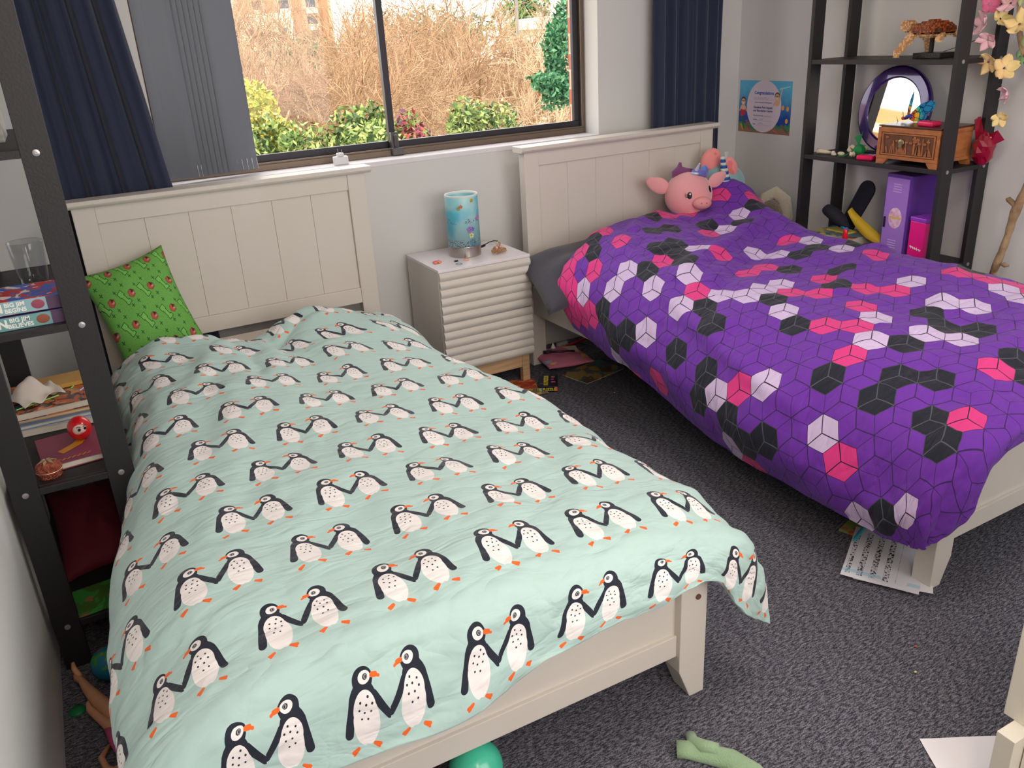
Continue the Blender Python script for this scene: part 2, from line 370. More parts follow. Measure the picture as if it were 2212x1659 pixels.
# ================================================================ beds
L_BED = 2.12
def make_bed(label, loc, rz, Wb=1.08):
    t = thing('bed', label, 'bed', 'white panelled king single beds', loc, rz)
    pw, pd = .075, .05
    m = MB(); 

    for x0 in (0, Wb-pw): MB().box(x0, x0+pw, 0, pd, .0, 1.005).build('headboard_post', whitep, t, bevel=.003)
    MB().box(pw, Wb-pw, .004, pd-.006, .938, 1.005).build('top_rail', whitep, t, bevel=.002)
    MB().box(pw, Wb-pw, .004, pd-.006, .465, .53).build('lower_rail', whitep, t, bevel=.002)
    m = MB(); n = 6; w = (Wb-2*pw)/n
    for k in range(n): m.box(pw+k*w+.0003, pw+(k+1)*w-.0003, .014, .034, .53, .938)
    m.build('headboard_panel', whitep, t, bevel=.0011)
    m = MB(); prof = [(-.012,0),(-.02,.006),(-.024,.012),(-.024,.026),(pd+.014,.026),(pd+.014,.006),(pd+.006,0)]
    m.prism([(a,b_) for a,b_ in prof], -.022, Wb+.022, Matrix(((0,0,1,0),(1,0,0,0),(0,1,0,1.0),(0,0,0,1))))
    m.build('cap_rail', whitep, t, bevel=.0015)
    # side rails, slats
    for x0 in (.012, Wb-.034): MB().box(x0, x0+.022, -L_BED+.06, 0, .26, .395).build('side_rail', whitep, t, bevel=.002)
    for k in range(12): y = -.12-k*.165; MB().box(.034, Wb-.034, y-.035, y+.035, .28, .298).build('slat', woodm, t)
    # footboard
    yf = -L_BED; ZT = .455
    for s_, x0 in ((0, 0), (1, Wb-pw)):
        xi = x0+pw if s_ == 0 else x0; xo = x0 if s_ == 0 else x0+pw; xc = xo + (.042 if s_ == 0 else -.042)
        a, b_ = sorted((xo, xi)); pts = []
        poly = [(xo, 0), (xc, 0), (xi, .085), (xi, ZT), (xo, ZT)]
        if s_ == 1: poly = poly[::-1]
        MB().prism(poly, -yf-.06, -yf, Matrix(((1,0,0,0),(0,0,-1,0),(0,1,0,0),(0,0,0,1)))).build('leg', whitep, t, bevel=.002)
    MB().box(pw, Wb-pw, yf+.012, yf+.05, .126, .186).build('foot_lower_rail', whitep, t, bevel=.002)
    MB().box(pw, Wb-pw, yf+.012, yf+.05, .40, ZT).build('foot_top_rail', whitep, t, bevel=.002)
    MB().box(pw, Wb-pw, yf+.022, yf+.04, .186, .40).build('foot_panel', whitep, t)
    m = MB(); m.lathe([(.007,0),(.007,.003)], 14, MT((Wb-.028, yf-.0005, .286), (math.pi/2,0,0))); m.build('screw_cover', mat('brown_cap', (110,72,58), .5), t)
    return t
B1 = make_bed('white wooden bed with a panelled headboard, under the penguin quilt', (0, 2.343, 0), 0, 1.08)
B2 = make_bed('white wooden bed with a panelled headboard, under the purple quilt', (1.8006, 2.3116, 0), .0272, 1.09)
def mattress(label, x0, x1, y0, y1, z0, z1, rz=0, loc=(0,0,0)):
    m = MB(); m.box(x0, x1, y0, y1, z0, z1)
    o = m.build('mattress', sheetm, None, bevel=.05, seg=5, smooth=True); o.location = loc; o.rotation_euler = (0,0,rz)
    return tag(o, label, 'mattress')
mattress('mattress in a cream fitted sheet under the penguin quilt', .04, 1.01, -2.05, -.02, .30, .455, 0, (0,2.343,0))
mattress('mattress in a cream fitted sheet under the purple quilt', .04, 1.045, -2.05, -.02, .30, .47, .0272, (1.8006,2.3116,0))
# ---------------------------------------------------------------- quilts
def catmull(P, n):
    P = np.asarray(P, float); m = len(P); out = []
    t = np.linspace(0, m-1, n)
    for q in t:
        i = min(int(q), m-2); f = q-i
        p0 = P[max(i-1,0)]; p1 = P[i]; p2 = P[i+1]; p3 = P[min(i+2,m-1)]
        out.append(.5*((2*p1)+(-p0+p2)*f+(2*p0-5*p1+4*p2-p3)*f*f+(-p0+3*p1-3*p2+p3)*f**3))
    return np.array(out)
def smooth_noise(rng, nv, nu, gv, gu):
    g = rng.standard_normal((gv, gu)); a = catmull(g.reshape(gv, gu, 1), nv)[:, :, 0]
    return catmull(a.T.reshape(gu, nv, 1), nu)[:, :, 0].T
def quilt(name, label, rows, material, nu, nv, ucen, seed, folds, amp=1.0, uvoff=(0,0), vang=0):
    R_ = np.array(rows, float)                      # rows x cols x 3, head to foot
    A = catmull(R_, nv)                             # nv x cols x 3
    G = catmull(A.transpose(1,0,2), nu).transpose(1,0,2).copy()
    rng = np.random.default_rng(seed)
    # flat-cloth coordinates by arc length
    du = np.linalg.norm(np.diff(G, axis=1), axis=2); u = np.concatenate([np.zeros((nv,1)), np.cumsum(du,1)],1)
    ic = int(ucen*(nu-1)); u -= u[:, ic:ic+1]
    # smooth the starting offset down the rows
    dv = np.linalg.norm(np.diff(G, axis=0), axis=2); dvm = (dv*np.exp(-((np.arange(nu)-ic)/(nu*.28))**2)[None]).sum(1)/np.exp(-((np.arange(nu)-ic)/(nu*.28))**2).sum()
    v = np.concatenate([[0], np.cumsum(dvm)])[:, None]*np.ones((1,nu)); v = v[-1:,:]-v
    u += G[:, ic, 0].mean()
    # normals and displacement
    tu = np.gradient(G, axis=1); tv = np.gradient(G, axis=0); N = np.cross(tv, tu); N /= np.linalg.norm(N, axis=2, keepdims=True)+1e-9
    if N[nv//2, nu//2, 2] < 0: N = -N
    D = np.zeros((nv,nu))
    X, Y = u, v
    for (x0,y0,x1,y1,w,h) in folds:
        ex, ey = x1-x0, y1-y0; LL = ex*ex+ey*ey; tt = ((X-x0)*ex+(Y-y0)*ey)/LL; tc_ = np.clip(tt,0,1)
        bend = .03*np.sin(tt*3.0+x0*20)
        px, py = X-(x0+tc_*ex)-bend*ey/math.sqrt(LL), Y-(y0+tc_*ey)+bend*ex/math.sqrt(LL)
        d2 = (px*px+py*py)/(w*w); D += h*np.exp(-d2)*np.clip(1-(2*np.abs(tt-.5))**6,0,1)**.5
    D += amp*(.006*smooth_noise(rng,nv,nu,14,9)+.0028*smooth_noise(rng,nv,nu,34,22)+.0011*smooth_noise(rng,nv,nu,80,60))
    for _ in range(int(20*amp)):
        x0, y0 = rng.uniform(u.min()+.2, u.max()-.2), rng.uniform(0.2, v.max()-.1); a = rng.normal(.5, .5); l = rng.uniform(.12,.38); w = rng.uniform(.008,.018); h = rng.uniform(.0015,.0045)*rng.choice([1,1,-1])
        ex, ey = math.cos(a)*l, math.sin(a)*l; tt = ((X-x0)*ex+(Y-y0)*ey)/(l*l); dd = ((X-x0)*ey-(Y-y0)*ex)/l + .02*np.sin(tt*4)
        D += h*np.exp(-(dd/w)**2)*np.exp(-((tt-.5)*2)**4)
    G += N*D[:, :, None]
    mb = MB(); mb.grid(G)
    uv = np.stack([(u+uvoff[0]), (v+uvoff[1])], 2).reshape(-1,2)
    o = mb.build(name, material, None, smooth=True, solid=.010, uv=uv, off=-1)
    return tag(o, label, 'quilt')
#  columns run left hang -> top -> right hang
Q1 = [
 [(.02,2.00,.44),(.02,1.99,.47),(.09,1.96,.475),(.24,1.93,.475),(.36,1.945,.475),(.46,1.97,.47),(.56,2.07,.475),(.68,2.12,.475),(.90,2.15,.472),(1.03,2.15,.45),(1.07,2.13,.34)],
 [(.012,1.95,.42),(.00,1.93,.50),(.09,1.90,.570),(.24,1.865,.595),(.36,1.885,.570),(.47,1.93,.515),(.60,2.03,.555),(.70,2.045,.565),(.90,2.09,.500),(1.06,2.10,.455),(1.09,2.09,.32)],
 [(.012,1.78,.40),(-.00,1.78,.50),(.09,1.77,.590),(.24,1.75,.605),(.38,1.76,.585),(.50,1.80,.520),(.64,1.88,.535),(.76,1.90,.530),(.90,1.92,.510),(1.04,1.92,.465),(1.085,1.92,.30)],
 [(.012,1.58,.38),(.00,1.58,.49),(.09,1.58,.580),(.24,1.57,.590),(.41,1.58,.570),(.56,1.62,.535),(.70,1.66,.530),(.85,1.66,.510),(.98,1.66,.490),(1.065,1.66,.41),(1.09,1.66,.27)],
 [(.010,1.34,.38),(-.00,1.34,.48),(.08,1.35,.575),(.24,1.36,.575),(.42,1.36,.555),(.58,1.36,.54),(.73,1.37,.53),(.87,1.37,.51),(1.01,1.37,.49),(1.095,1.37,.41),(1.12,1.37,.27)],
 [(-.03,1.06,.34),(-.04,1.06,.46),(.06,1.06,.555),(.23,1.06,.565),(.42,1.06,.555),(.58,1.06,.54),(.73,1.06,.53),(.88,1.06,.515),(1.035,1.06,.495),(1.12,1.06,.42),(1.145,1.06,.27)],
 [(-.10,.76,.30),(-.09,.76,.44),(.04,.76,.545),(.22,.76,.56),(.42,.76,.555),(.58,.76,.545),(.73,.76,.53),(.88,.76,.515),(1.05,.76,.495),(1.14,.76,.42),(1.165,.76,.27)],
 [(-.13,.48,.28),(-.12,.48,.42),(.02,.48,.535),(.21,.48,.555),(.42,.48,.555),(.58,.48,.55),(.73,.48,.535),(.88,.48,.52),(1.06,.48,.495),(1.16,.48,.42),(1.185,.48,.25)],
 [(-.15,.28,.27),(-.13,.28,.41),(.01,.28,.52),(.21,.28,.545),(.42,.28,.55),(.58,.28,.545),(.73,.28,.53),(.88,.28,.515),(1.05,.28,.485),(1.16,.29,.41),(1.20,.31,.23)],
 [(-.15,.19,.25),(-.13,.18,.38),(.01,.17,.485),(.21,.165,.51),(.42,.165,.515),(.58,.165,.51),(.73,.17,.50),(.88,.175,.485),(1.03,.18,.455),(1.155,.195,.40),(1.225,.225,.30)],
 [(-.15,.17,.20),(-.13,.145,.29),(.01,.13,.35),(.21,.13,.34),(.42,.13,.335),(.56,.135,.37),(.72,.145,.385),(.87,.155,.385),(1.03,.170,.375),(1.14,.185,.235),(1.25,.20,.145)],
]
PU, PV = -.076, .0
peng = penguin_mat()
folds1 = [(.10,1.80,.34,2.08,.035,.016),(.34,1.45,.42,2.02,.030,-.014),(.46,1.62,.62,2.0,.03,.012),(.55,1.95,.95,2.12,.022,.012),(.5,1.75,1.0,1.98,.022,-.010),(.6,1.62,1.05,1.80,.022,.007),(.1,1.35,.34,1.75,.03,.010),(.75,.3,1.15,.75,.05,.010),(.05,.6,.3,1.4,.05,.010)]
quilt('penguin_quilt', 'mint green quilt printed with pairs of penguins holding hands', Q1, peng, 230, 300, .5, 4, folds1)
b2c, b2s = math.cos(.0272), math.sin(.0272)
def loc2(x, y): return (1.8006+x*b2c-y*b2s, 2.3116+x*b2s+y*b2c)
Q2w = [   # world coordinates
 [(1.86,2.02,.50),(1.92,2.10,.52),(2.03,2.17,.54),(2.20,2.20,.56),(2.38,2.21,.58),(2.55,2.21,.60),(2.70,2.23,.66),(2.84,2.24,.73),(2.91,2.20,.66),(2.935,2.14,.54)],
 [(1.76,1.93,.38),(1.74,1.92,.52),(1.95,2.02,.65),(2.17,2.12,.665),(2.36,2.13,.66),(2.53,2.12,.66),(2.69,2.12,.71),(2.84,2.10,.765),(2.93,2.06,.67),(2.955,2.02,.50)],
 [(1.765,1.72,.30),(1.735,1.74,.47),(1.87,1.78,.61),(2.08,1.85,.655),(2.30,1.87,.645),(2.50,1.87,.63),(2.68,1.88,.65),(2.81,1.88,.68),(2.89,1.86,.60),(2.905,1.85,.45)],
 [(1.77,1.42,.26),(1.73,1.44,.40),(1.84,1.46,.535),(2.04,1.52,.61),(2.27,1.55,.60),(2.48,1.56,.585),(2.66,1.57,.60),(2.80,1.58,.61),(2.875,1.57,.56),(2.893,1.56,.45)],
 [(1.76,1.10,.20),(1.715,1.11,.35),(1.83,1.13,.50),(2.02,1.18,.565),(2.25,1.22,.58),(2.47,1.25,.585),(2.66,1.26,.60),(2.80,1.27,.605),(2.878,1.27,.555),(2.895,1.26,.44)],
 [(1.76,.80,.16),(1.705,.80,.31),(1.82,.80,.48),(2.02,.83,.55),(2.25,.87,.575),(2.47,.9,.59),(2.67,.93,.605),(2.81,.95,.60),(2.90,.95,.53),(2.925,.95,.42)],
 [(1.76,.50,.165),(1.72,.50,.29),(1.83,.50,.46),(2.03,.52,.54),(2.26,.54,.565),(2.48,.58,.585),(2.69,.62,.59),(2.85,.64,.58),(2.97,.65,.50),(3.0,.65,.38)],
 [(1.77,.29,.17),(1.73,.28,.27),(1.82,.285,.455),(2.04,.31,.52),(2.27,.33,.54),(2.50,.35,.56),(2.71,.38,.56),(2.87,.40,.55),(3.0,.42,.48),(3.03,.43,.36)],
 [(1.765,.20,.17),(1.745,.165,.30),(1.830,.140,.44),(2.02,.148,.490),(2.27,.155,.50),(2.50,.165,.50),(2.72,.18,.505),(2.88,.19,.50),(3.0,.22,.44),(3.03,.24,.34)],
 [(1.775,.18,.19),(1.790,.155,.205),(1.862,.125,.275),(1.93,.140,.415),(2.25,.150,.432),(2.50,.155,.43),(2.72,.16,.43),(2.88,.17,.43),(2.99,.19,.38),(3.02,.22,.31)],
]
blockm = block_mat()
folds2 = [(1.95,1.45,2.75,1.72,.05,.030),(2.0,1.25,2.7,1.5,.05,-.02),(2.1,1.85,2.4,2.15,.04,.025),(2.5,1.8,2.75,2.2,.05,.02),(1.75,.6,2.0,1.9,.03,.015),(2.3,.95,3.0,1.15,.04,.02),(2.0,.25,2.9,.45,.05,.012),(2.2,.55,2.9,.8,.04,.012)]
quilt('purple_quilt', 'purple quilt printed with pink, black and lilac blocks', Q2w, blockm, 230, 300, .5, 11, folds2, 1.0)
# ---------------------------------------------------------------- pillow shapes
def pillow_mesh(c00, c10, c11, c01, th, n=28, pinch=.10, seed=0, lump=.006, name='cushion', material=None, parent=None):
    """corners: bottom-left, bottom-right, top-right, top-left"""
    c = [Vector(p) for p in (c00, c10, c11, c01)]; nrm = ((c[1]-c[0]).cross(c[3]-c[0])).normalized()
    rng = np.random.default_rng(seed); ns = smooth_noise(rng, n+1, n+1, 6, 6)
    mb = MB(); V = []; UV = []
    for side in (1, -1):
        for j in range(n+1):
            for i in range(n+1):
                a, b_ = 2*i/n-1, 2*j/n-1
                aa = a*(1-pinch*(1-b_*b_)*1.0*abs(a)); bb = b_*(1-pinch*(1-a*a)*abs(b_))
                s_, t_ = (aa+1)/2, (bb+1)/2
                P = c[0]*(1-s_)*(1-t_)+c[1]*s_*(1-t_)+c[2]*s_*t_+c[3]*(1-s_)*t_
                h = ((1-a**4)*(1-b_**4))**.6*th*.5*(1-.25*(a*a+b_*b_))
                P = P+nrm*side*(h+lump*ns[j][i]*(1-a*a)*(1-b_*b_)); V.append(tuple(P)); UV.append((s_*.36, t_*.36))
    m1 = (n+1)*(n+1); Fs = []
    for j in range(n):
        for i in range(n):
            q = (j*(n+1)+i, j*(n+1)+i+1, (j+1)*(n+1)+i+1, (j+1)*(n+1)+i)
            Fs.append(q); Fs.append(tuple(m1+k for k in q[::-1]))
    mb.add(V, Fs); o = mb.build(name, material, parent, smooth=True, uv=np.array(UV))
    import bmesh
    bm = bmesh.new(); bm.from_mesh(o.data); bmesh.ops.remove_doubles(bm, verts=bm.verts, dist=.0004); bm.to_mesh(o.data); bm.free(); o.data.shade_smooth() if hasattr(o.data,'shade_smooth') else None
    return o
def green_print():
    m = bpy.data.materials.new('green_print_cotton'); m.use_nodes = True; Nd.nt = m.node_tree; nt = m.node_tree; b = nt.nodes['Principled BSDF']; b.inputs['Roughness'].default_value = .8
    u, v, tc = uvxy(); U = u*600.0; V = v*600.0
    g = lin((112,180,80)); dk = lin((34,92,40)); lg = lin((128,206,98)); ol = lin((26,66,28)); red = lin((190,88,72)); rd2 = lin((120,50,44)); cream = lin((200,160,150))
    P, Q = 50.0, 56.0
    row = nfl(V/Q); X = (U+row.mod(2.0)*25.0).mod(P)-25.0; Y = V-row*Q-28.0
    # pale upright block with small feet, tilted
    a = .45; x = X*math.cos(a)+Y*math.sin(a); y = Y*math.cos(a)-X*math.sin(a); x = x+8.0
    def rect(x, y, cx, cy, hx, hy): return nabs(x-cx).lt(hx)*nabs(y-cy).lt(hy)
    o1 = nmax(rect(x,y,0,9,6.6,6), nmax(rect(x,y,0,-3,4.4,8), rect(x,y,1,-13,6.6,4)))
    i1 = nmax(rect(x,y,0,9,5.4,4.8), nmax(rect(x,y,0,-3,3.2,8), rect(x,y,1,-13,5.4,2.8)))
    speck = nt.nodes.new('ShaderNodeTexNoise'); speck.inputs['Scale'].default_value = 260; nt.links.new(tc.outputs['UV'], speck.inputs['Vector'])
    c = mixc(Nd(speck.outputs[0]).gt(.56)*.25, g, dk)
    c = mixc(o1, c, ol); lgv = mixc(Nd(speck.outputs[0]).gt(.55), lg, g); c = mixc(i1, c, lgv)
    # brick coloured cube
    cx, cy = X-13.0, Y+2.0
    hexd = nmax(nabs(cx), nmax(nabs(cx*.5+cy*.866), nabs(cx*.5-cy*.866)))
    c = mixc(hexd.lt(7.8), c, rd2); inner = hexd.lt(6.8); c = mixc(inner, c, red)
    c = mixc(inner*cx.gt(0.0)*cy.gt(cx*.577), c, lin((60,40,36))); c = mixc(inner*cx.gt(0.5)*nabs(cy+2.0+cx*-.2).lt(1.4), c, cream)
    # little dark crosses
    for k, (ox, oy) in enumerate(((0, 20), (20, -20), (-22, 12), (4,-24))):
        qx, qy = X-ox, Y-oy; c = mixc(nmax(nabs(qx+qy*.4).lt(.9)*nabs(qy).lt(4.2), nabs(qy-qx*.4).lt(.9)*nabs(qx).lt(3.6)), c, dk)
    nt.links.new(c, b.inputs['Base Color']); return m
cu = pillow_mesh((.055,2.06,.435), (.335,2.14,.50), (.262,2.285,.845), (-.035,2.285,.775), .13, pinch=.09, seed=2, name='cushion', material=green_print())
tag(cu, 'bright green printed cushion leaning on the headboard', 'cushion')
pl = pillow_mesh((1.60,1.80,.43), (2.36,1.95,.54), (2.36,2.25,.56), (1.70,2.25,.55), .19, pinch=.04, seed=5, lump=.012, name='pillow', material=mat('charcoal_cotton', (62,60,72), .85, bump=(14,.35), sheen=.2))
tag(pl, 'dark grey pillow poking out from under the purple quilt', 'pillow')
# ---------------------------------------------------------------- nightstand
t = thing('nightstand', 'white nightstand with rippled drawer fronts and pine legs', 'nightstand', None, (1.2774, 2.1411, 0))
w_, d_, zb, zt = .4334, .3514, .138, .5987
m = MB(); m.box(0, w_, .012, d_, zb, zt-.012); m.build('body', whitep, t, bevel=.0015)
MB().box(-.001, w_+.001, -.001, d_, zt-.012, zt).build('top_panel', mat('satin_white_top', (232,226,232), .3), t, bevel=.0012)
def ripple(z0, z1, n):
    G = []; N_ = n*12
    for j in range(N_+1):
        q = j/12.0; ph = q % 1.0; y = -.010*math.sin(math.pi*ph)**.8 if j < N_ else 0
        z = z0+(z1-z0)*j/N_; G.append([(.0015, .012, z), (.0015, y, z), (w_-.0015, y, z), (w_-.0015, .012, z)])
    return MB().grid([list(r) for r in G])
ripple(zb+.002, zb+.224, 6).build('drawer', whitep, t, smooth=False); ripple(zb+.228, zt-.013, 6).build('drawer', whitep, t)
for x0, y0 in ((.012,.02),(w_-.05,.02),(.012,d_-.05),(w_-.05,d_-.05)): MB().box(x0, x0+.036, y0, y0+.03, 0, zb).build('leg', woodm, t, bevel=.002)
MB().box(.048, w_-.05, .024, .042, .075, zb).build('apron', woodm, t, bevel=.001)
# lamp
lampm = bpy.data.materials.new('painted_blue_shade'); lampm.use_nodes = True; nt = lampm.node_tree; Nd.nt = nt; b = nt.nodes['Principled BSDF']
b.inputs['Roughness'].default_value = .35; b.inputs['Subsurface Weight'].default_value = .0
tc = nt.nodes.new('ShaderNodeTexCoord'); n1 = nt.nodes.new('ShaderNodeTexNoise'); n1.inputs['Scale'].default_value = 11; nt.links.new(tc.outputs['Object'], n1.inputs['Vector'])
sp = nt.nodes.new('ShaderNodeSeparateXYZ'); nt.links.new(tc.outputs['Object'], sp.inputs[0]); zz = Nd(sp.outputs[2])
c = mixc(nmin(nmax((Nd(n1.outputs[0])-.42)*5.0, 0.0), 1.0), lin((168,216,222)), lin((92,196,224)))
n2 = nt.nodes.new('ShaderNodeTexVoronoi'); n2.inputs['Scale'].default_value = 190; nt.links.new(tc.outputs['Object'], n2.inputs['Vector'])
n3 = nt.nodes.new('ShaderNodeTexNoise'); n3.inputs['Scale'].default_value = 28; nt.links.new(tc.outputs['Object'], n3.inputs['Vector'])
band = nmax(nabs(zz-.062).lt(.016), nabs(zz-.158).lt(.011)*Nd(n3.outputs[0]).gt(.48))
glit = Nd(n2.outputs[0]).lt(.42)*band*Nd(n3.outputs[0]).gt(.40)
nt.links.new(mixc(glit, c, lin((122,70,104))), b.inputs['Base Color'])
t = thing('table_lamp', 'blue cylinder lamp with a steel base on the nightstand', 'lamp', None, (1.489, 2.325, zt))
MB().lathe([(.0705,.0),(.0715,.002),(.0715,.044),(.0705,.046)], 48).build('base', chrome, t, smooth=False)
r_ = .0715; m = MB(); m.lathe([(r_-.004,.05),(r_,.0465),(r_,.262),(r_-.0015,.265),(r_-.005,.262),(r_-.006,.06)], 48, cap=False)
sh = m.build('lamp_shade', lampm, t, smooth=True)
m = MB(); m.lathe([(r_+.0003,.257),(r_+.0006,.262),(r_-.001,.2665),(r_-.006,.263),(r_-.0062,.255)], 48, cap=False); m.build('shade_rim', mat('frosted_rim', (214,222,222), .4), t, smooth=True)
m = MB(); m.lathe([(.018,.046),(.018,.075),(.024,.09),(.03,.12),(.018,.145),(.0,.15)], 16); m.build('bulb', mat('bulb_white', (230,230,228), .4), t, smooth=True)
def petal_flower(cx_, ang, z, r, colr, name='flower_charm', n=5):
    mm = MB()
    for k in range(n):
        a = 2*math.pi*k/n+.3; ca, cz = math.cos(a)*r*.62, math.sin(a)*r*.62; aa = ang+ca/r_
        mm.ball((math.cos(aa)*(r_+.001), math.sin(aa)*(r_+.001), z+cz), (r*.42, r*.42, r*.42), nu=8, nv=6)
    return mm.build(name, colr, t, smooth=True)
for ang, z, r, cc in ((-2.05,.222,.008,(226,120,84)),(-2.2,.214,.008,(170,160,70)),(-1.35,.244,.008,(200,170,40)),(-1.62,.122,.013,(168,122,196)),(-1.42,.122,.009,(110,120,220)),(-1.52,.096,.012,(214,214,160)),(-.95,.166,.011,(180,130,190))):
    petal_flower(0, ang, z, r, mat('charm', cc, .5))
m = MB(); m.tube([(.072,.0,.02),(.085,.0,.022),(.10,.004,.024)], .006, 8); m.tube([(.095,.004,.024),(.13,.02,.03),(.17,.045,.026),(.205,.08,.012),(.235,.13,-.02),(.242,.165,-.12),(.244,.178,-.30)], .0022, 8)
m.build('power_cord', black, t, smooth=True)
# small things on the nightstand
def claw_clip():
    t = thing('claw_clip', 'gold glitter hair claw clip on the nightstand', 'hair clip', None, (1.615, 2.245, zt), .35)
    gold = mat('gold_glitter', (222,176,120), .25, .85, bump=(500,.8)); pinkc = mat('rose_pearl', (230,170,160), .3)
    for s_ in (-1, 1):
        m = MB()
        m.tube([(x/1000, s_*(.006+.012*math.sin((x+36)/72*math.pi)), .012+.012*math.sin((x+36)/72*math.pi)) for x in range(-36, 37, 6)], .0045, 8)
        for k in range(8): x = -.028+k*.008; m.tube([(x, s_*.016, .018), (x+.002, s_*.017, .008), (x+.002, s_*.010, .001)], [.0022,.002,.001], 6)
        m.build('claw', gold, t, smooth=True)
    m = MB()
    for s_ in (-1,1): m.ball((s_*.012, 0, .026), (.008,.008,.008), nu=10, nv=8)
    m.build('hinge', pinkc, t, smooth=True)
    m = MB(); m.tube([(-.008,0,.028),(-.011,0,.044),(.0,0,.05),(.011,0,.044),(.008,0,.028)], .0028, 8); m.build('grip', mat('pale_gold', (206,186,140), .3, .8), t, smooth=True)
claw_clip()
t = thing('butterfly_clip', 'small pink and orange hair clip near the left edge of the nightstand', 'hair clip', None, (1.325, 2.262, zt), .2)
m = MB(); 
for sx_, sy_, r in ((-1,1,.010),(1,1,.009)): m.ball((sx_*.009, .004, .006), (r, .007, .005), nu=12, nv=8)
m.build('wing', mat('pink_resin', (226,98,132), .25), t, smooth=True)
m = MB()
for sx_ in (-1,1): m.ball((sx_*.010, -.007, .005), (.010, .006, .0045), nu=12, nv=8)
m.ball((0,0,.008), (.003,.012,.004), nu=8, nv=6); m.build('wing', mat('orange_resin', (232,140,100), .25), t, smooth=True)
tag(MB().box(-.008,.008,-.004,.004,0,.006).build('snap_clip', black, bevel=.001), 'tiny black hair clip in front of the lamp', 'hair clip').location = (1.402, 2.232, zt)
def torus(R, r, n=28, k=8, M=None):
    m = MB(); m.tube([(R*math.cos(2*math.pi*i/n), R*math.sin(2*math.pi*i/n), r) for i in range(n+1)], r, k, cap=False)
    if M is not None: m.v = [tuple(M @ Vector(p)) for p in m.v]
    return m
o = torus(.013, .0015).build('hair_tie', mat('teal_elastic', (120,150,150), .6), smooth=True); tag(o, 'thin grey hair tie at the front of the nightstand', 'hair tie'); o.location = (1.393, 2.185, zt)
t = thing('pink_ring', 'small peach plastic ring beside the lamp base', 'ring', None, (1.447, 2.225, zt))
o = torus(.009, .0035).build('band', mat('peach_plastic', (226,172,156), .4), t, smooth=True); MB().ball((0,0,.007), (.005,.005,.005), nu=10, nv=8).build('gem', mat('peach_gem', (214,150,140), .2), t, smooth=True)
# ---------------------------------------------------------------- sill: plug adaptor
t = thing('plug_adaptor', 'white power plug adaptor standing on the window sill', 'plug', None, (1.055, 2.566, 1.012), -.1)
MB().box(-.030,.030,-.018,.018,0,.034).build('body', clipw, t, bevel=.003)
MB().box(-.014,.014,-.014,.014,.034,.048).build('socket_block', clipw, t, bevel=.003)
m = MB(); m.box(-.009,-.007,-.004,.004,.048,.064); m.box(.007,.009,-.004,.004,.048,.060); m.build('pin', mat('pin_metal', (120,120,118), .3, .9), t)
# ---------------------------------------------------------------- curtains
def curtain(label, x0, x1, y, z0, z1, n, amp, seed, flare=0):
    rng = np.random.default_rng(seed); ph = rng.uniform(0, 6, 6); N_, K = 220, 14; G = []
    for j in range(K+1):
        z = z0+(z1-z0)*j/K; r = []
        for i in range(N_+1):
            s_ = i/N_; x = x0+(x1-x0)*s_
            a = math.sin(2*math.pi*n*s_+ph[0]+.5*math.sin(5*s_+ph[1])+.25*math.sin(3*z+ph[2]))
            yy = y+amp*(abs(a)**.7*math.copysign(1,a)) + .008*math.sin(2*math.pi*n*2.3*s_+ph[3]+z)
            r.append((x-max(0,s_)*flare*(z-1.03)+.006*math.sin(2*math.pi*n*s_*1.0+ph[4]+z*.5), yy, z))
        G.append(r)
    o = MB().grid(G).build('curtain', navy, None, smooth=True, solid=.002); return tag(o, label, 'curtain', 'navy blue window curtains')
curtain('navy blue curtain hanging beside the vertical blind', -.06, .355, 2.455, .30, 2.38, 4, .013, 3, .10)
curtain('navy blue curtain hanging in the corner by the certificate', 2.60, 3.02, 2.44, .30, 2.38, 5, .013, 8)
m = MB(); m.tube([(XL+.005,2.455,2.40),(XR-.005,2.455,2.40)], .012, 12); tag(m.build('curtain_rod', bronze_d, smooth=True), 'dark curtain rod above the window', 'curtain rod')
# ---------------------------------------------------------------- vertical blind
t = thing('vertical_blind', 'grey vertical blind drawn to the left side of the window', 'blind', None, (.308, 2.59, 1.03))
MB().box(.045, 2.02, -.02, .02, 1.155, 1.185).build('head_rail', clipw, t, bevel=.003)
sl = [(.045,.06),(.060,.10)] + [(.085+.0205*k, .22) for k in range(11)]
for k, (x, a) in enumerate(sl):
    c_, s_ = math.cos(a), math.sin(a); L0 = .127; y0 = -.028+.0045*k*.6
    G = []
    for z in (0, .6, 1.155):
        G.append([(x+c_*L0*q, y0+s_*L0*q+.004*math.sin(math.pi*q), z) for q in (0,.25,.5,.75,1)])
    o = MB().grid(G).build('slat', blindm, t, smooth=True, solid=.0012)
    xe, ye = x+c_*(L0-.001), y0+s_*(L0-.001)-.003
    mm = MB(); mm.box(xe-.0016, xe+.0002, ye-.002, ye, .028, .044); mm.tube([(xe-.001,ye-.001,.03),(xe+.001,ye-.001,.0)], .0006, 5); mm.build('weight_clip', clipw, t)
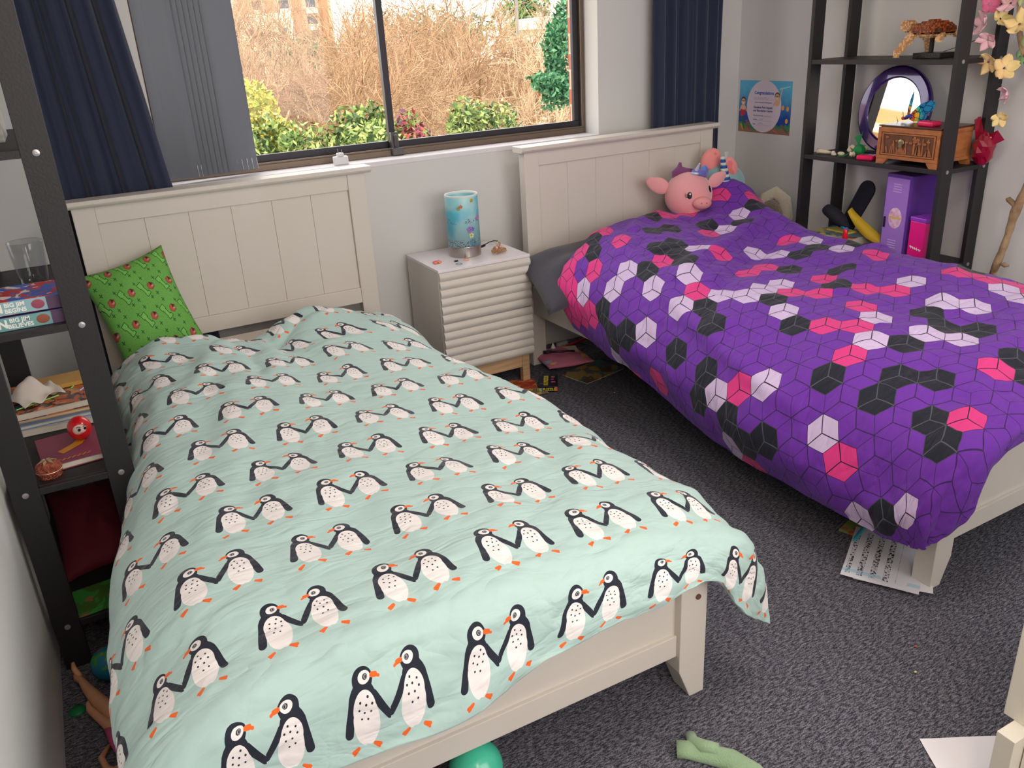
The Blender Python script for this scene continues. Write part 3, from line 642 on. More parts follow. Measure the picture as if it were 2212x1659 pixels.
# ---------------------------------------------------------------- bookcases
def bookcase(label, x0, x1, y0, y1, near_is, rz=0, loc=None):
    """frame ends at y0 and y1; boards 65 mm deep in x and 18 mm thick in y"""
    t = thing('bookcase', label, 'bookcase', 'open black bookcases', (x0, y0, 0), rz)
    W_, D_ = x1-x0, y1-y0; pw, pt = .062, .018
    for y in (0, D_-pt):
        for x in (0, W_-pw): MB().box(x, x+pw, y, y+pt, 0, 2.06).build('post', blackl, t, bevel=.0012)
    for k in range(6):
        z = .129+.3917*k
        if z > 2.1: continue
        MB().box(.003, W_-.003, pt, D_-pt, z-.009, z+.009).build('shelf', blackl, t, bevel=.001)
        for y in (0, D_-pt): MB().box(pw, W_-pw, y+.001, y+pt-.001, z-.009, z+.009).build('crossbar', blackl, t, bevel=.001)
        for x in (pw*.5, W_-pw*.5): MB().lathe([(.0075,0),(.0072,.0022),(.003,.003)], 16, MT((x, 0, z), (math.pi/2,0,0))).build('bolt', boltm, t, smooth=False)
    return t
bookcase('black bookcase at the left, beside the penguin bed', -.285, -.008, 1.145, 1.855, 0)
bookcase('black bookcase against the right wall, behind the purple bed', 2.918, 3.195, 1.088, 1.79, 1)
S1, S2, S3, S4 = .138, .5297, .9214, 1.3131      # shelf top heights
def cov(name, base, spots, scale=30, rough=.4):
    """printed cover: blotches of colours"""
    m = bpy.data.materials.new(name); m.use_nodes = True; nt = m.node_tree; Nd.nt = nt; b = nt.nodes['Principled BSDF']; b.inputs['Roughness'].default_value = rough
    tc = nt.nodes.new('ShaderNodeTexCoord'); c = lin(base)
    for k, (colr, th) in enumerate(spots):
        mp = nt.nodes.new('ShaderNodeMapping'); mp.inputs['Location'].default_value = (k*3.1, k*1.7, 0); nt.links.new(tc.outputs['Object'], mp.inputs[0])
        n = nt.nodes.new('ShaderNodeTexNoise'); n.inputs['Scale'].default_value = scale; n.inputs['Detail'].default_value = 1.5; n.inputs['Distortion'].default_value = 1.0
        nt.links.new(mp.outputs[0], n.inputs['Vector']); c = mixc(Nd(n.outputs[0]).gt(th), c, lin(colr))
    nt.links.new(c, b.inputs['Base Color']); return m
pages = mat('page_edges', (214,206,192), .8, var=(3,(190,182,168),.6,(1,1,220)))
def book(label, cx, cy, z, w, d, h, rz, cover, group=None, cat='book', spine_side=-1, pagem=None):
    """lies flat; spine along the -y side unless told otherwise (spine_side: -1 -y, 1 +y, 2 -x, 3 +x)"""
    t = thing('book', label, cat, group, (cx, cy, z), rz)
    e = .0022; m = MB(); m.box(-w/2, w/2, -d/2, d/2, h-e, h); m.box(-w/2, w/2, -d/2, d/2, 0, e)
    if spine_side == -1: m.box(-w/2, w/2, -d/2, -d/2+e, e, h-e)
    elif spine_side == 1: m.box(-w/2, w/2, d/2-e, d/2, e, h-e)
    elif spine_side == 2: m.box(-w/2, -w/2+e, -d/2, d/2, e, h-e)
    else: m.box(w/2-e, w/2, -d/2, d/2, e, h-e)
    m.build('cover', cover, t, bevel=.0006)
    MB().box(-w/2+.003, w/2-.003, -d/2+.003, d/2-.003, e, h-e).build('pages', pagem or pages, t)
    return t
RX90 = Matrix(((1,0,0,0),(0,0,-1,0),(0,1,0,0),(0,0,0,1)))       # text plane facing -y
# ---- left bookcase, level of the comics
cA = cov('comic_cover_red_blue', (200,44,44), [((60,96,190),.52),((238,230,232),.58),((190,60,60),.62),((230,150,60),.68)], 22)
spA = mat('pale_teal_spine', (140,176,184), .4); spB = mat('teal_spine', (112,160,160), .4); wt = mat('white_ink', (236,236,232), .5); ink = mat('black_ink', (20,20,24), .5)
for k, (z, sp_, txt, lbl, cc) in enumerate(((S3, spB, 'BIG JIM\nBELIEVES', 'comic book with BIG JIM BELIEVES on its spine, under the other comic', mat('comic_flat', (70,60,120), .4)), (S3+.034, spA, 'BIG JIM\nBEGINS', 'red and blue comic book with BIG JIM BEGINS on its spine', cA))):
    w, d, h = .215, .155, .032
    t = book(lbl, -.170, 1.245+.004*k, z+.001*k, w, d, h, -.03*k, cc, 'comic books on the left bookcase')
    MB().box(-w/2+.001, w/2-.001, -d/2-.0006, -d/2+.0004, .001, h-.001).build('spine', sp_, t)
    text_part('spine_title', txt, .0135, wt, MT((.009, -d/2-.0010, h/2)) @ RX90, t, bold=.0004)
    text_part('spine_title', 'MAN', .026, wt, MT((-.045, -d/2-.0010, h/2)) @ RX90, t, bold=.001)
    MB().box(.074, w/2-.001, -d/2-.0010, -d/2-.0004, .001, h-.001).build('spine_band', mat('plum_band', (86,62,92), .4), t)
    m = MB(); m.ball((.056, -d/2-.0006, h/2), (.014, .001, .011), nu=16, nv=8); m.build('spine_picture', mat('spine_art', ((150,70,90) if k else (140,80,60)), .4), t)
# drinking glass
t = thing('drinking_glass', 'clear ribbed drinking glass behind the comics', 'glass', None, (-.125, 1.50, S3))
m = MB(); m.lathe([(.0,.0),(.031,.0),(.033,.003),(.0365,.05),(.043,.137),(.0425,.139),(.041,.137),(.0345,.05),(.031,.014),(.0,.012)], 40, cap=False)
m.build('tumbler', glassm, t, smooth=True)
# seashells
shellm = [mat('shell_white', (226,216,206), .5, bump=(60,.5)), mat('shell_rust', (196,122,84), .5, bump=(80,.5), var=(40,(232,206,184),.9)), mat('shell_cream', (206,190,168), .5, bump=(70,.5))]
rng = random.Random(5)
def shell(mt, s, loc, rot, name='seashell'):
    m = MB(); pts = []; rad = []
    for i in range(34):
        q = i/33; a = q*4.2*math.pi; R = s*.42*(1-q)**1.2; pts.append((R*math.cos(a), R*math.sin(a), s*(-.35+1.25*q))); rad.append(s*(.34*(1-q)+.02))
    m.tube(pts, rad, 10); m.v = [tuple(Euler(rot).to_matrix() @ Vector(p)) for p in m.v]
    mz = min(p[2] for p in m.v); o = m.build(name, mt, smooth=True); o.location = (loc[0], loc[1], loc[2]-mz); return o
k = 0
for (x, y, s, mi, dz, lb) in ((-.245,1.36,.030,1,0,'rust and white spiral seashell behind the comics'),(-.205,1.40,.034,0,0,'largest white seashell in the pile behind the comics'),(-.258,1.43,.028,2,0,'cream seashell by the wall behind the comics'),(-.185,1.355,.022,2,0,'small cream seashell in front of the shell pile'),(-.225,1.48,.026,0,0,'white seashell at the back of the pile'),(-.178,1.455,.020,1,0,'small rust seashell beside the drinking glass')):
    o = shell(shellm[mi], s, (x, y, S3), (rng.uniform(.9,1.7), rng.uniform(-.4,.4), rng.uniform(0,6))); tag(o, lb, 'seashell', 'seashells on the left bookcase')
m = MB(); m.prism([(-.018,-.008),(.014,-.012),(.02,.006),(.006,.018),(-.016,.012)], 0, .045); o = m.build('crystal', mat('white_quartz', (226,226,232), .25), bevel=.003); tag(o, 'chunk of white crystal leaning by the drinking glass', 'crystal'); o.location = (-.172, 1.405, S3); 
# box with cloud print on level 4
t = thing('storage_box', 'pale box with a grey cloud print on the left bookcase', 'box', None, (-.185, 1.50, S4))
MB().box(-.085,.085,-.12,.12,0,.085).build('body', mat('cloud_print', (196,194,192), .6, var=(16,(120,120,120),.9,(1,1,2.5))), t, bevel=.002)
MB().box(-.088,.088,-.123,.123,.085,.12).build('lid', mat('cream_lid', (190,182,174), .6), t, bevel=.002)
# level 2: stacked books, tissue, mauve book, doll, trinket box
stk = [(.225,.29,.022,(-.165,1.645),-.04,(196,196,196),'thick grey-edged book at the bottom of the stack on the left bookcase'),
       (.23,.28,.012,(-.165,1.64),.02,(110,140,180),'thin blue book second from the bottom of the stack'),
       (.215,.27,.010,(-.165,1.65),-.03,(204,150,84),'thin orange book below the encyclopedia'),]
z = S2+.001
for w, d, h, (x, y), rz, colr, lb in stk:
    book(lb, x, y, z, w, d, h, rz, mat('cover_plain', colr, .5), 'stacked books on the left bookcase', spine_side=1); z += h+.0006
enc = cov('space_cover', (60,36,34), [((190,92,50),.47),((90,60,50),.53),((214,140,90),.60),((60,90,120),.66)], 26, .3)
t = book('CHARACTER ENCYCLOPEDIA book on top of the stack', -.163, 1.635, z, .215, .245, .022, .05, enc, 'stacked books on the left bookcase', spine_side=1)
text_part('cover_title', 'CHARACTER', .026, wt, MT((.035, .100, .0224)), t, bold=.0006); text_part('cover_title', 'ENCYCLOPEDIA', .017, wt, MT((.035, .080, .0224)), t, bold=.0003)
for (a0, b0, a1, b1, colr) in ((-.10,-.085,.01,-.04,(150,230,120)),(-.075,-.02,-.045,.07,(190,190,240)),(.045,-.005,.07,.055,(120,240,130)),(.065,-.04,.10,.01,(180,190,240)),(-.09,.0,-.07,.06,(230,180,60))):
    MB().tube([(a0,b0,.0222),(a1,b1,.0222)], .0022, 6).build('cover_print', mat('print_streak', colr, .4), t)
z += .0226
o = book('gold-edged book lying behind the tissue', -.13, 1.70, z, .15, .10, .012, .05, mat('gold_cover', (196,150,70), .4), 'stacked books on the left bookcase')
# tissue
rngn = np.random.default_rng(9); N_ = 30; ns = smooth_noise(rngn, N_, N_, 6, 6); G = []
for j in range(N_):
    r = []
    for i in range(N_):
        a, b_ = i/(N_-1)-.5, j/(N_-1)-.5; q = math.hypot(a, b_)
        r.append((a*.12, b_*.13, .034*math.exp(-(q*3.2)**2)*1.6+.007*ns[j][i]+.010))
    G.append(r)
o = MB().grid(G).build('tissue', mat('tissue_paper', (216,206,198), .9), smooth=True, solid=.0008); tag(o, 'crumpled cream tissue on the encyclopedia', 'tissue'); o.location = (-.215, 1.62, z-.002); o.rotation_euler = (0,0,.5)
mv = mat('mauve_cover', (134,62,84), .45)
t = book('mauve book with gold print lying at the front of the shelf', -.135, 1.325, S2+.001, .165, .20, .018, .10, mv, None, spine_side=1)
m = MB(); m.prism([(-.03,-.04),(.02,-.005),(.045,.05),(.03,.06),(.0,.01),(-.04,-.02)], .0181, .0187); m.build('cover_print', mat('gold_print', (206,140,40), .4), t)
m = MB(); m.tube([(-.045+.004*i, -.078+.005*math.sin(i*2.1)+.001*i*.2, .0182) for i in range(20)], .0011, 5); m.build('cover_flourish', mat('gold_print2', (200,130,50), .4), t)
# daruma doll
t = thing('round_doll', 'round red wishing doll with a white face', 'doll', None, (-.112, 1.355, S2+.020), .35)
MB().ball((0,0,.031), (.030,.030,.032), nu=28, nv=18, fn=lambda d: 1+.04*max(0,-d.z)).build('body', mat('lacquer_red', (214,24,34), .25, coat=.5), t, smooth=True)
MB().ball((-.004,-.0175,.034), (.020,.014,.017), nu=20, nv=12).build('face', mat('face_cream', (232,206,200), .5), t, smooth=True)
for s_ in (-1,1):
    MB().ball((-.004+s_*.0075,-.0305,.037), (.0042,.002,.0042), nu=12, nv=8).build('eye', ink, t, smooth=True)
    MB().tube([(-.004+s_*.003,-.0315,.043),(-.004+s_*.008,-.031,.0462),(-.004+s_*.013,-.028,.044)], .0009, 6).build('eyebrow', ink, t)
MB().tube([(-.010,-.031,.028),(-.004,-.032,.0265),(.002,-.031,.028)], .0008, 6).build('mouth', mat('mouth_red', (190,30,40), .4), t)
# trinket box
t = thing('trinket_box', 'round copper trinket box with a star lid', 'box', None, (-.195, 1.205, S2), .2)
cop = mat('copper_glitter', (196,112,84), .25, .7, bump=(300,.9), var=(90,(150,60,60),.7)); gol = mat('soft_gold', (232,206,168), .25, .7)
MB().lathe([(.026,0),(.0285,.004),(.0275,.012),(.030,.014),(.030,.019)], 36).build('base', cop, t, smooth=True)
MB().lathe([(.0305,.0195),(.031,.024),(.028,.034),(.018,.0405),(.0,.042)], 36, cap=False).build('lid', cop, t, smooth=True)
m = MB()
for k in range(6):
    a = k*math.pi/3; c_, s_ = math.cos(a), math.sin(a); P = [(.002,0,.0435),(.012,.0042,.0432),(.023,0,.0385),(.012,-.0042,.0432)]
    m.add([(c_*x-s_*y, s_*x+c_*y, z_+.001) for x,y,z_ in P], [(0,1,2,3)])
m.build('star', gol, t, solid=.001)
m = MB(); m.v = []; mm = torus(.030, .0012, 40, 6); mm.v = [(x,y,z_+.018) for x,y,z_ in mm.v]; mm.build('rope_trim', gol, t, smooth=True)
# bottom shelf and floor below the left bookcase
tag(pillow_mesh((-.25,1.30,.16), (-.04,1.34,.16), (-.05,1.62,.30), (-.26,1.62,.30), .10, seed=4, name='bag', material=mat('dark_red_cloth', (96,16,32), .8, bump=(30,.4))), 'dark red cloth bag on the bottom shelf of the left bookcase', 'bag')
book('green picture book on the bottom shelf', -.145, 1.22, S1+.001, .20, .12, .012, .1, cov('green_cover', (70,110,40), [((60,150,60),.52),((150,110,70),.64)], 14), None)
lego_g = mat('green_block_plastic', (24,130,62), .3)
for k, (x, y, rz, lb) in enumerate(((-.222,1.168,.3,'green toy brick on the corner of the bottom shelf'),(-.15,1.17,-.5,'green toy brick in front of the picture book, nearest the bed'))):
    m = MB(); m.box(-.012,.012,-.012,.012,0,.011)
    for a in (-.006,.006):
        for b_ in (-.006,.006): m.lathe([(.0035,.011),(.0035,.0135)], 10, MT((a,b_,0)))
    o = m.build('toy_brick', lego_g); tag(o, lb, 'toy brick', 'toy bricks on the bottom shelf'); o.location = (x, y, S1 if k else S1+.0); o.rotation_euler = (0,0,rz)
m = MB(); m.tube([(-.03,0,.004),(.0,.006,.006),(.03,.012,.004)], [.003,.004,.002], 6); o = m.build('toy_stick', mat('tan_plastic', (196,130,70), .4)); tag(o, 'small tan toy stick beside the green toy bricks', 'toy'); o.location = (-.185,1.185,S1-.0)
# globe ball, doll, small bits on the carpet at the left
gb = cov('map_ball', (26,110,140), [((60,140,60),.56),((200,90,50),.64)], 26, .5)
m = MB(); m.ball((0,0,.044), .044, nu=32, nv=20); o = m.build('globe_ball', gb, smooth=True); tag(o, 'soft blue ball printed like a globe, on the carpet', 'ball'); o.location = (-.180, 1.055, 0)
tag(MB().box(-.022,.022,-.016,.016,0,.02).build('small_box', mat('dusty_blue', (60,100,130), .6), bevel=.002), 'little blue box on the carpet behind the globe ball', 'box').location = (-.155, 1.19, 0)
t = thing('fashion_doll', 'plastic doll lying on the carpet with one leg up', 'doll', None, (0,0,0))
m = MB()
m.tube([(-.262,1.073,.032),(-.258,1.06,.026),(-.248,1.04,.030),(-.235,.99,.035),(-.215,.93,.040),(-.195,.885,.040),(-.165,.835,.036),(-.14,.80,.034)], [.005,.0095,.0085,.013,.017,.018,.022,.024], 14)
m.build('leg', skin, t, smooth=True)
m = MB(); m.tube([(-.252,1.062,.028),(-.262,1.088,.040),(-.262,1.10,.050)], [.008,.007,.004], 10); m.build('foot', skin, t, smooth=True)
m = MB(); m.tube([(-.232,.958,.028),(-.237,.945,.026),(-.235,.92,.026),(-.215,.875,.028),(-.20,.845,.026),(-.17,.80,.026)], [.005,.008,.010,.0115,.014,.016], 12); m.build('leg', skin, t, smooth=True)
m = MB(); m.tube([(-.20,.84,.020),(-.185,.79,.024),(-.175,.74,.024),(-.165,.70,.022)], [.012,.020,.017,.019], 14); m.build('torso', mat('doll_pink_top', (210,90,140), .6), t, smooth=True)
m = MB(); m.tube([(-.205,.79,.012),(-.225,.76,.010),(-.215,.72,.010),(-.2,.70,.012)], [.005,.0075,.008,.008], 10); m.build('arm', skin, t, smooth=True)
m = MB(); m.ball((-.19,.665,.026), (.022,.026,.022)); m.build('head', skin, t, smooth=True)
m = MB(); m.ball((-.188,.650,.026), (.026,.034,.025)); m.build('hair', mat('doll_hair', (150,110,70), .7, bump=(200,.8,(1,.1,1))), t, smooth=True)
m = MB(); m.lathe([(.018,0),(.02,.003),(.017,.007),(.0,.008)], 20, cap=False); o = m.build('bottle_cap', mat('green_cap', (20,120,70), .4), smooth=True); tag(o, 'green plastic cap on the carpet by the left wall', 'cap'); o.location = (-.268, .965, 0)
# ---- right bookcase -----------------------------------------------------------
# turtle of tiny blocks
t = thing('block_turtle', 'turtle model of tiny brown and tan blocks on a black stand', 'model', None, (3.03, 1.285, S4), math.pi/2)
def voxels(fn, x0, x1, y0, y1, z0, z1, s, name, mats):
    m = MB(); nx = int((x1-x0)/s); ny = int((y1-y0)/s); nz = int((z1-z0)/s); rg = random.Random(3)
    inside = {}
    for i in range(nx):
        for j in range(ny):
            for k in range(nz):
                if fn(x0+(i+.5)*s, y0+(j+.5)*s, z0+(k+.5)*s): inside[(i,j,k)] = 1
    for (i,j,k) in inside:
        if all((i+a,j+b_,k+c) in inside for a,b_,c in ((1,0,0),(-1,0,0),(0,1,0),(0,-1,0),(0,0,1),(0,0,-1))): continue
        m.cur = rg.randrange(len(mats)); e = s*.06
        m.box(x0+i*s+e, x0+(i+1)*s-e, y0+j*s+e, y0+(j+1)*s-e, z0+k*s, z0+(k+1)*s-e*2)
        if (i,j,k+1) not in inside: m.box(x0+(i+.3)*s, x0+(i+.7)*s, y0+(j+.3)*s, y0+(j+.7)*s, z0+(k+1)*s-e*2, z0+(k+1)*s+s*.18)
    return m.build(name, mats, t)
tan = mat('tan_block', (222,178,128), .45); tan2 = mat('tan_block_dark', (186,134,86), .45); br1 = mat('brown_block', (132,62,28), .4); br2 = mat('rust_block', (170,86,34), .4); br3 = mat('dark_brown_block', (92,46,26), .4)
S_ = .0062      # local +x = toward the window (head), rz = 90deg
voxels(lambda x,y,z: (x/.082)**2+(y/.062)**2+((z-.098)/.036)**2 < 1 and z > .088+.10*abs(x)*0, -.09,.09,-.07,.07,.08,.14, S_, 'shell', [br1,br2,br3])
voxels(lambda x,y,z: (x/.080)**2+(y/.058)**2+((z-.090)/.018)**2 < 1 and z < .090, -.09,.09,-.07,.07,.06,.092, S_, 'belly', [tan,tan2])
voxels(lambda x,y,z: ((x-.112)/.034)**2+(y/.024)**2+((z-.116)/.022)**2 < 1 or (abs(y) < .012 and .06 < x < .10 and abs(z-.104) < .012), .05,.15,-.02,.02,.08,.14, S_, 'head', [tan,tan2])
for sy in (-1, 1):
    def fl(x, y, z, sy=sy):
        yy = y*sy; q = (yy-.040)/.055
        return 0 < q < 1 and abs(x-(.055+.028*q)) < .019*(1-.45*q) and abs(z-(.088-.072*q)) < .010
    voxels(fl, .0,.12,-.14,.14,.0,.12, S_, 'flipper', [tan,tan2])
    def fb(x, y, z, sy=sy):
        yy = y*sy; q = (yy-.03)/.045
        return 0 < q < 1 and abs(x-(-.06-.02*q)) < .012 and abs(z-(.085-.02*q)) < .006
    voxels(fb, -.11,-.03,-.09,.09,.04,.11, S_, 'rear_flipper', [tan,tan2])
MB().box(-.075,.045,-.045,.045,0,.020).build('stand_base', mat('stand_black', (24,22,22), .35, bump=(200,.3)), t, bevel=.002)
MB().box(-.006,.006,-.006,.006,.020,.078).build('stand_post', black, t)
m = MB(); m.box(.045,.07,-.04,-.036,.0,.004); m.tube([(-.03,-.03,.02),(-.12,-.05,.05),(-.17,-.06,.068)], .0012, 6); m.build('stand_rod', black, t)
# round mirror
t = thing('round_mirror', 'round mirror in a wide purple frame leaning at the back', 'mirror', None, (3.125, 1.515, S3+.004))
Mm = Matrix.Rotation(math.radians(9), 4, 'Y') @ MT((0,0,.178)) @ Matrix(((0,0,-1,0),(-1,0,0,0),(0,1,0,0),(0,0,0,1)))
purm = mat('purple_gloss_frame', (58,34,112), .18, .3, coat=1.0, var=(6,(40,24,84),.6))
m = MB(); n = 72; prof = [(.128,-.004),(.128,.010),(.134,.014),(.168,.014),(.176,.008),(.176,-.006)]
m.lathe(prof, n, Mm, cap=False); m.lathe([(.0,-.006),(.176,-.006)], n, Mm, cap=False); m.build('frame', purm, t)
m = MB(); m.lathe([(.0,.006),(.129,.006)], n, Mm, cap=False); m.build('mirror_glass', mat('mirror_silver', (235,235,238), .02, 1.0), t)
# butterfly ornament
t = thing('butterfly_ornament', 'stained glass style blue butterfly on the carved box', 'ornament', None, (3.045, 1.362, S3+.149), 0); t.scale = (1.2,1.2,1.2)
wingm = bpy.data.materials.new('stained_wing'); wingm.use_nodes = True; nt = wingm.node_tree; Nd.nt = nt; b = nt.nodes['Principled BSDF']; b.inputs['Roughness'].default_value = .15
tc = nt.nodes.new('ShaderNodeTexCoord'); vo = nt.nodes.new('ShaderNodeTexVoronoi'); vo.feature = 'DISTANCE_TO_EDGE'; vo.inputs['Scale'].default_value = 60; nt.links.new(tc.outputs['Object'], vo.inputs['Vector'])
sp = nt.nodes.new('ShaderNodeSeparateXYZ'); nt.links.new(tc.outputs['Object'], sp.inputs[0])
yy, zz = Nd(sp.outputs[1]), Nd(sp.outputs[2]); dd = yy*yy+(zz-.02)*(zz-.02)
c = mixc(dd.lt(.0018), lin((20,160,222)), lin((60,210,200))); c = mixc(dd.lt(.0011), c, lin((250,200,50))); c = mixc(dd.lt(.0005), c, lin((236,110,40)))
vc = nt.nodes.new('ShaderNodeTexVoronoi'); vc.inputs['Scale'].default_value = 60; nt.links.new(tc.outputs['Object'], vc.inputs['Vector']); c = mixc(Nd(vc.outputs[0]).lt(.16), c, lin((232,120,90)))
c = mixc(Nd(vo.outputs[0]).lt(.05), c, lin((16,30,70))); nt.links.new(c, b.inputs['Base Color']); nt.links.new(c, b.inputs['Emission Color']) if False else None
b.inputs['Transmission Weight'].default_value = .35
def wing(poly, rz, ry=0):
    m = MB(); M_ = Matrix.Rotation(rz, 4, 'Z') @ Matrix.Rotation(ry, 4, 'X') @ Matrix(((0,0,1,0),(-1,0,0,0),(0,1,0,0),(0,0,0,1)))
    m.prism(poly, -.001, .001, M_); m.build('wing', wingm, t)
wing([(-.005,.012),(-.006,.045),(.006,.075),(.022,.100),(.024,.080),(.018,.05),(.012,.03)], -.5)
wing([(.004,.010),(.012,.035),(.035,.058),(.066,.072),(.080,.066),(.082,.052),(.070,.034),(.060,.030),(.058,.012),(.045,.004),(.020,.002)], .35)
m = MB(); m.tube([(0,.012,.010),(0,.004,.016),(0,-.008,.022),(0,-.014,.012)], [.004,.007,.006,.003], 10); m.build('body', mat('body_blue', (50,70,170), .3), t, smooth=True)
m = MB(); m.ball((0,.018,.012), .006, nu=12, nv=8); m.build('head', mat('head_orange', (200,90,60), .4), t, smooth=True)
m = MB(); m.tube([(0,.018,.016),(-.002,.020,.032)], .0008, 5); m.tube([(0,.018,.016),(.004,.024,.032)], .0008, 5); m.build('antenna', ink, t)
m = MB(); m.prism([(-.012,0),(-.004,.004),(.0,.016),(.006,.004),(.014,.002),(.004,-.004)], 0, .001, MT((-.01,.030,.002),(1.2,0,.6))); m.build('leaf', mat('leaf_green', (60,170,70), .4), t)
# carved wooden box
carv = mat('carved_wood', (172,108,62), .5, var=(20,(136,80,44),.7,(1,1,3)), bump=(60,.3)); carvd = mat('carved_wood_dark', (88,52,32), .55, var=(24,(120,74,44),.6)); topd = mat('lid_dark_wood', (74,44,36), .3)
t = thing('carved_box', 'carved wooden treasure box with a metal lock plate', 'box', None, (2.925, 1.395, S3), -.0)
BW, BD, BH = .278, .195, .150      # along -y, +x, up
def lb_(m, a0, a1, b0, b1, c0, c1): return m.box(b0, b1, -a1, -a0, c0, c1)     # a along -y, b along +x
m = MB(); lb_(m, .004, BW-.004, .004, BD-.004, .020, BH-.006); m.build('body', carv, t, bevel=.002)
m = MB(); lb_(m, -.002, BW+.002, -.002, BD+.002, BH-.006, BH); m.build('lid', topd, t, bevel=.002)
m = MB()
for (a0,a1,c0,c1) in ((0,BW,.022,.034),(0,BW,BH-.026,BH-.008),(0,.014,.034,BH-.026),(BW-.014,BW,.034,BH-.026),(.020,BW-.02,.037,.042),(.020,BW-.02,BH-.034,BH-.029),(.02,.025,.042,BH-.034),(BW-.025,BW-.02,.042,BH-.034),(.165,.172,.045,BH-.036)): lb_(m, a0, a1, -.003, .004, c0, c1)
m.build('front_frame', carv, t, bevel=.001)
m = MB(); lb_(m, .026, BW-.026, .001, .006, .043, BH-.035); m.build('carved_panel', carvd, t)
m = MB(); rg = random.Random(8)
for k in range(9):      # bamboo stems, huts and foliage in relief
    a = .032+k*.013+rg.uniform(-.003,.003); h = rg.uniform(.02,.055)
    m.tube([(-.000,-a,.045),(-.002,-a-rg.uniform(-.010,.012),.045+h)], .0028, 6)
for (a0,w,c0,h) in ((.085,.05,.044,.030),(.175,.030,.044,.05),(.215,.035,.044,.032)):
    m.prism([(-a0,c0),(-a0-w,c0),(-a0-w*.5,c0+h)], -.003, .003, Matrix(((0,0,1,0),(1,0,0,0),(0,1,0,0),(0,0,0,1))))
for k in range(12):
    a = rg.uniform(.03,.24); m.ball((-.001,-a,rg.uniform(.085,.105)), (.004,.008,.006), nu=8, nv=6)
for a in (.185,.205,.228): m.box(-.003,.002,-a-.004,-a,.045,.108)
m.build('carving', mat('carving_relief', (156,98,58), .5, var=(40,(110,66,38),.6)), t, smooth=False)
m = MB(); m.lathe([(.014,0),(.013,.0015),(.006,.003),(.0,.003)], 7, MT((-.0035,-.110,.088),(0,-math.pi/2,0)), cap=False); m.box(-.008,-.003,-.117,-.103,.070,.082)
m.build('lock_plate', mat('aged_brass', (142,132,100), .35, .7), t)
for a0, a1 in ((0,.045),(BW-.045,BW)):
    for b0 in (0, BD-.014): 
        poly = [(-a0,0),(-a1,.0),(-a1,.022),(-a0,.022)] ; sgn = a0 == 0
        pts = [(0,0),(-.034,0),(-.045,.012),(-.05,.022),(0,.022)] if sgn else [(-BW,0),(-BW+.034,0),(-BW+.045,.012),(-BW+.05,.022),(-BW,.022)]
        MB().prism(pts, b0, b0+.014, Matrix(((0,0,1,0),(1,0,0,0),(0,1,0,0),(0,0,0,1)))).build('bracket_foot', carv, t)
m = MB()
for z_ in (.05,.085,.12): lb_(m, BW-.0045, BW-.0035, .01, BD-.01, z_, z_+.0015)
lb_(m, -.001, .003, .0, BD, .022, .034); lb_(m, BW-.005, BW+.001, .0, BD, .022, .034); lb_(m, BW-.005, BW+.001, .0, BD, BH-.022, BH-.008)
m.build('side_moulding', carv, t)
# pink palettes
def palette(loc, rz, lb):
    t = thing('makeup_palette', lb, 'makeup case', 'hot pink makeup cases', loc, rz)
    MB().box(-.036,.036,-.026,.026,0,.020).build('case', pinkpl, t, bevel=.007, seg=3)
    MB().box(-.022,.022,-.014,.014,.0198,.0206).build('label_window', mat('palette_window', (150,60,100), .2), t)
palette((2.975, 1.210, S3+.150), math.pi/2-.1, 'hot pink makeup case on top of the carved box')
palette((2.968, 1.475, S3), math.pi/2+.25, 'hot pink makeup case beside the carved box on the shelf')
# shells, stones and organza bag
bits = [(2.975,1.715,.020,'shell_tube'),(2.985,1.668,.011,'pearl'),(2.968,1.650,.012,'oval'),(2.985,1.625,.016,'oval'),(3.02,1.60,.022,'coral'),(3.03,1.565,.024,'coral'),(3.06,1.585,.022,'coral2'),(2.965,1.545,.014,'coral')]
bone = mat('bone_white', (206,190,170), .6, bump=(60,.5)); prl = mat('pearl_pink', (226,206,214), .2, coat=.6); stn = mat('grey_stone', (150,140,150), .5, var=(60,(190,180,186),.8))
m = MB(); m.tube([(2.968,1.742,.012),(2.973,1.725,.013),(2.979,1.700,.010),(2.984,1.680,.009)], [.012,.010,.008,.006], 14); o = m.build('tube_shell', bone, smooth=True); o.location = (0,0,S3); tag(o, 'cream tube-shaped shell at the left end of the shelf', 'shell')
lbls = ['round pink pearl bead next to the tube shell','flat cream pebble in front of the shell cluster','cream pebble behind the pearl bead','knobbly coral piece left of the green pouch','tall knobbly coral piece behind the green pouch','lilac-grey stone standing by the coral','small curled shell in front of the green pouch']
for k, (x, y, s, kd) in enumerate(bits[1:]):
    m = MB()
    if kd == 'pearl': m.ball((0,0,s*.8), s*.8, nu=16, nv=10); mt, nm = prl, 'bead'
    elif kd == 'oval': m.ball((0,0,s*.55), (s*.7,s*1.1,s*.55), nu=16, nv=10); mt, nm = bone, 'pebble'
    elif kd == 'coral2': m.box(-s*.5,s*.5,-s*.6,s*.6,0,s*1.9); mt, nm = stn, 'stone'
    else:
        rg = random.Random(k)
        for q in range(9): m.ball((rg.uniform(-s,s)*.7, rg.uniform(-s,s)*.7, s*.45+rg.uniform(0,s)*1.3), s*rg.uniform(.3,.5), nu=10, nv=7)
        mt, nm = bone, 'coral'
    o = m.build(nm, mt, smooth=(kd != 'coral2'), bevel=.003 if kd == 'coral2' else 0); tag(o, lbls[k], nm); o.location = (x, y, S3)
gre = mat('green_organza', (20,150,80), .5, trans=.35, alpha=.9)
t = thing('organza_pouch', 'green organza pouch with a trailing ribbon', 'pouch', None, (3.0, 1.545, S3))
rngn = np.random.default_rng(2)
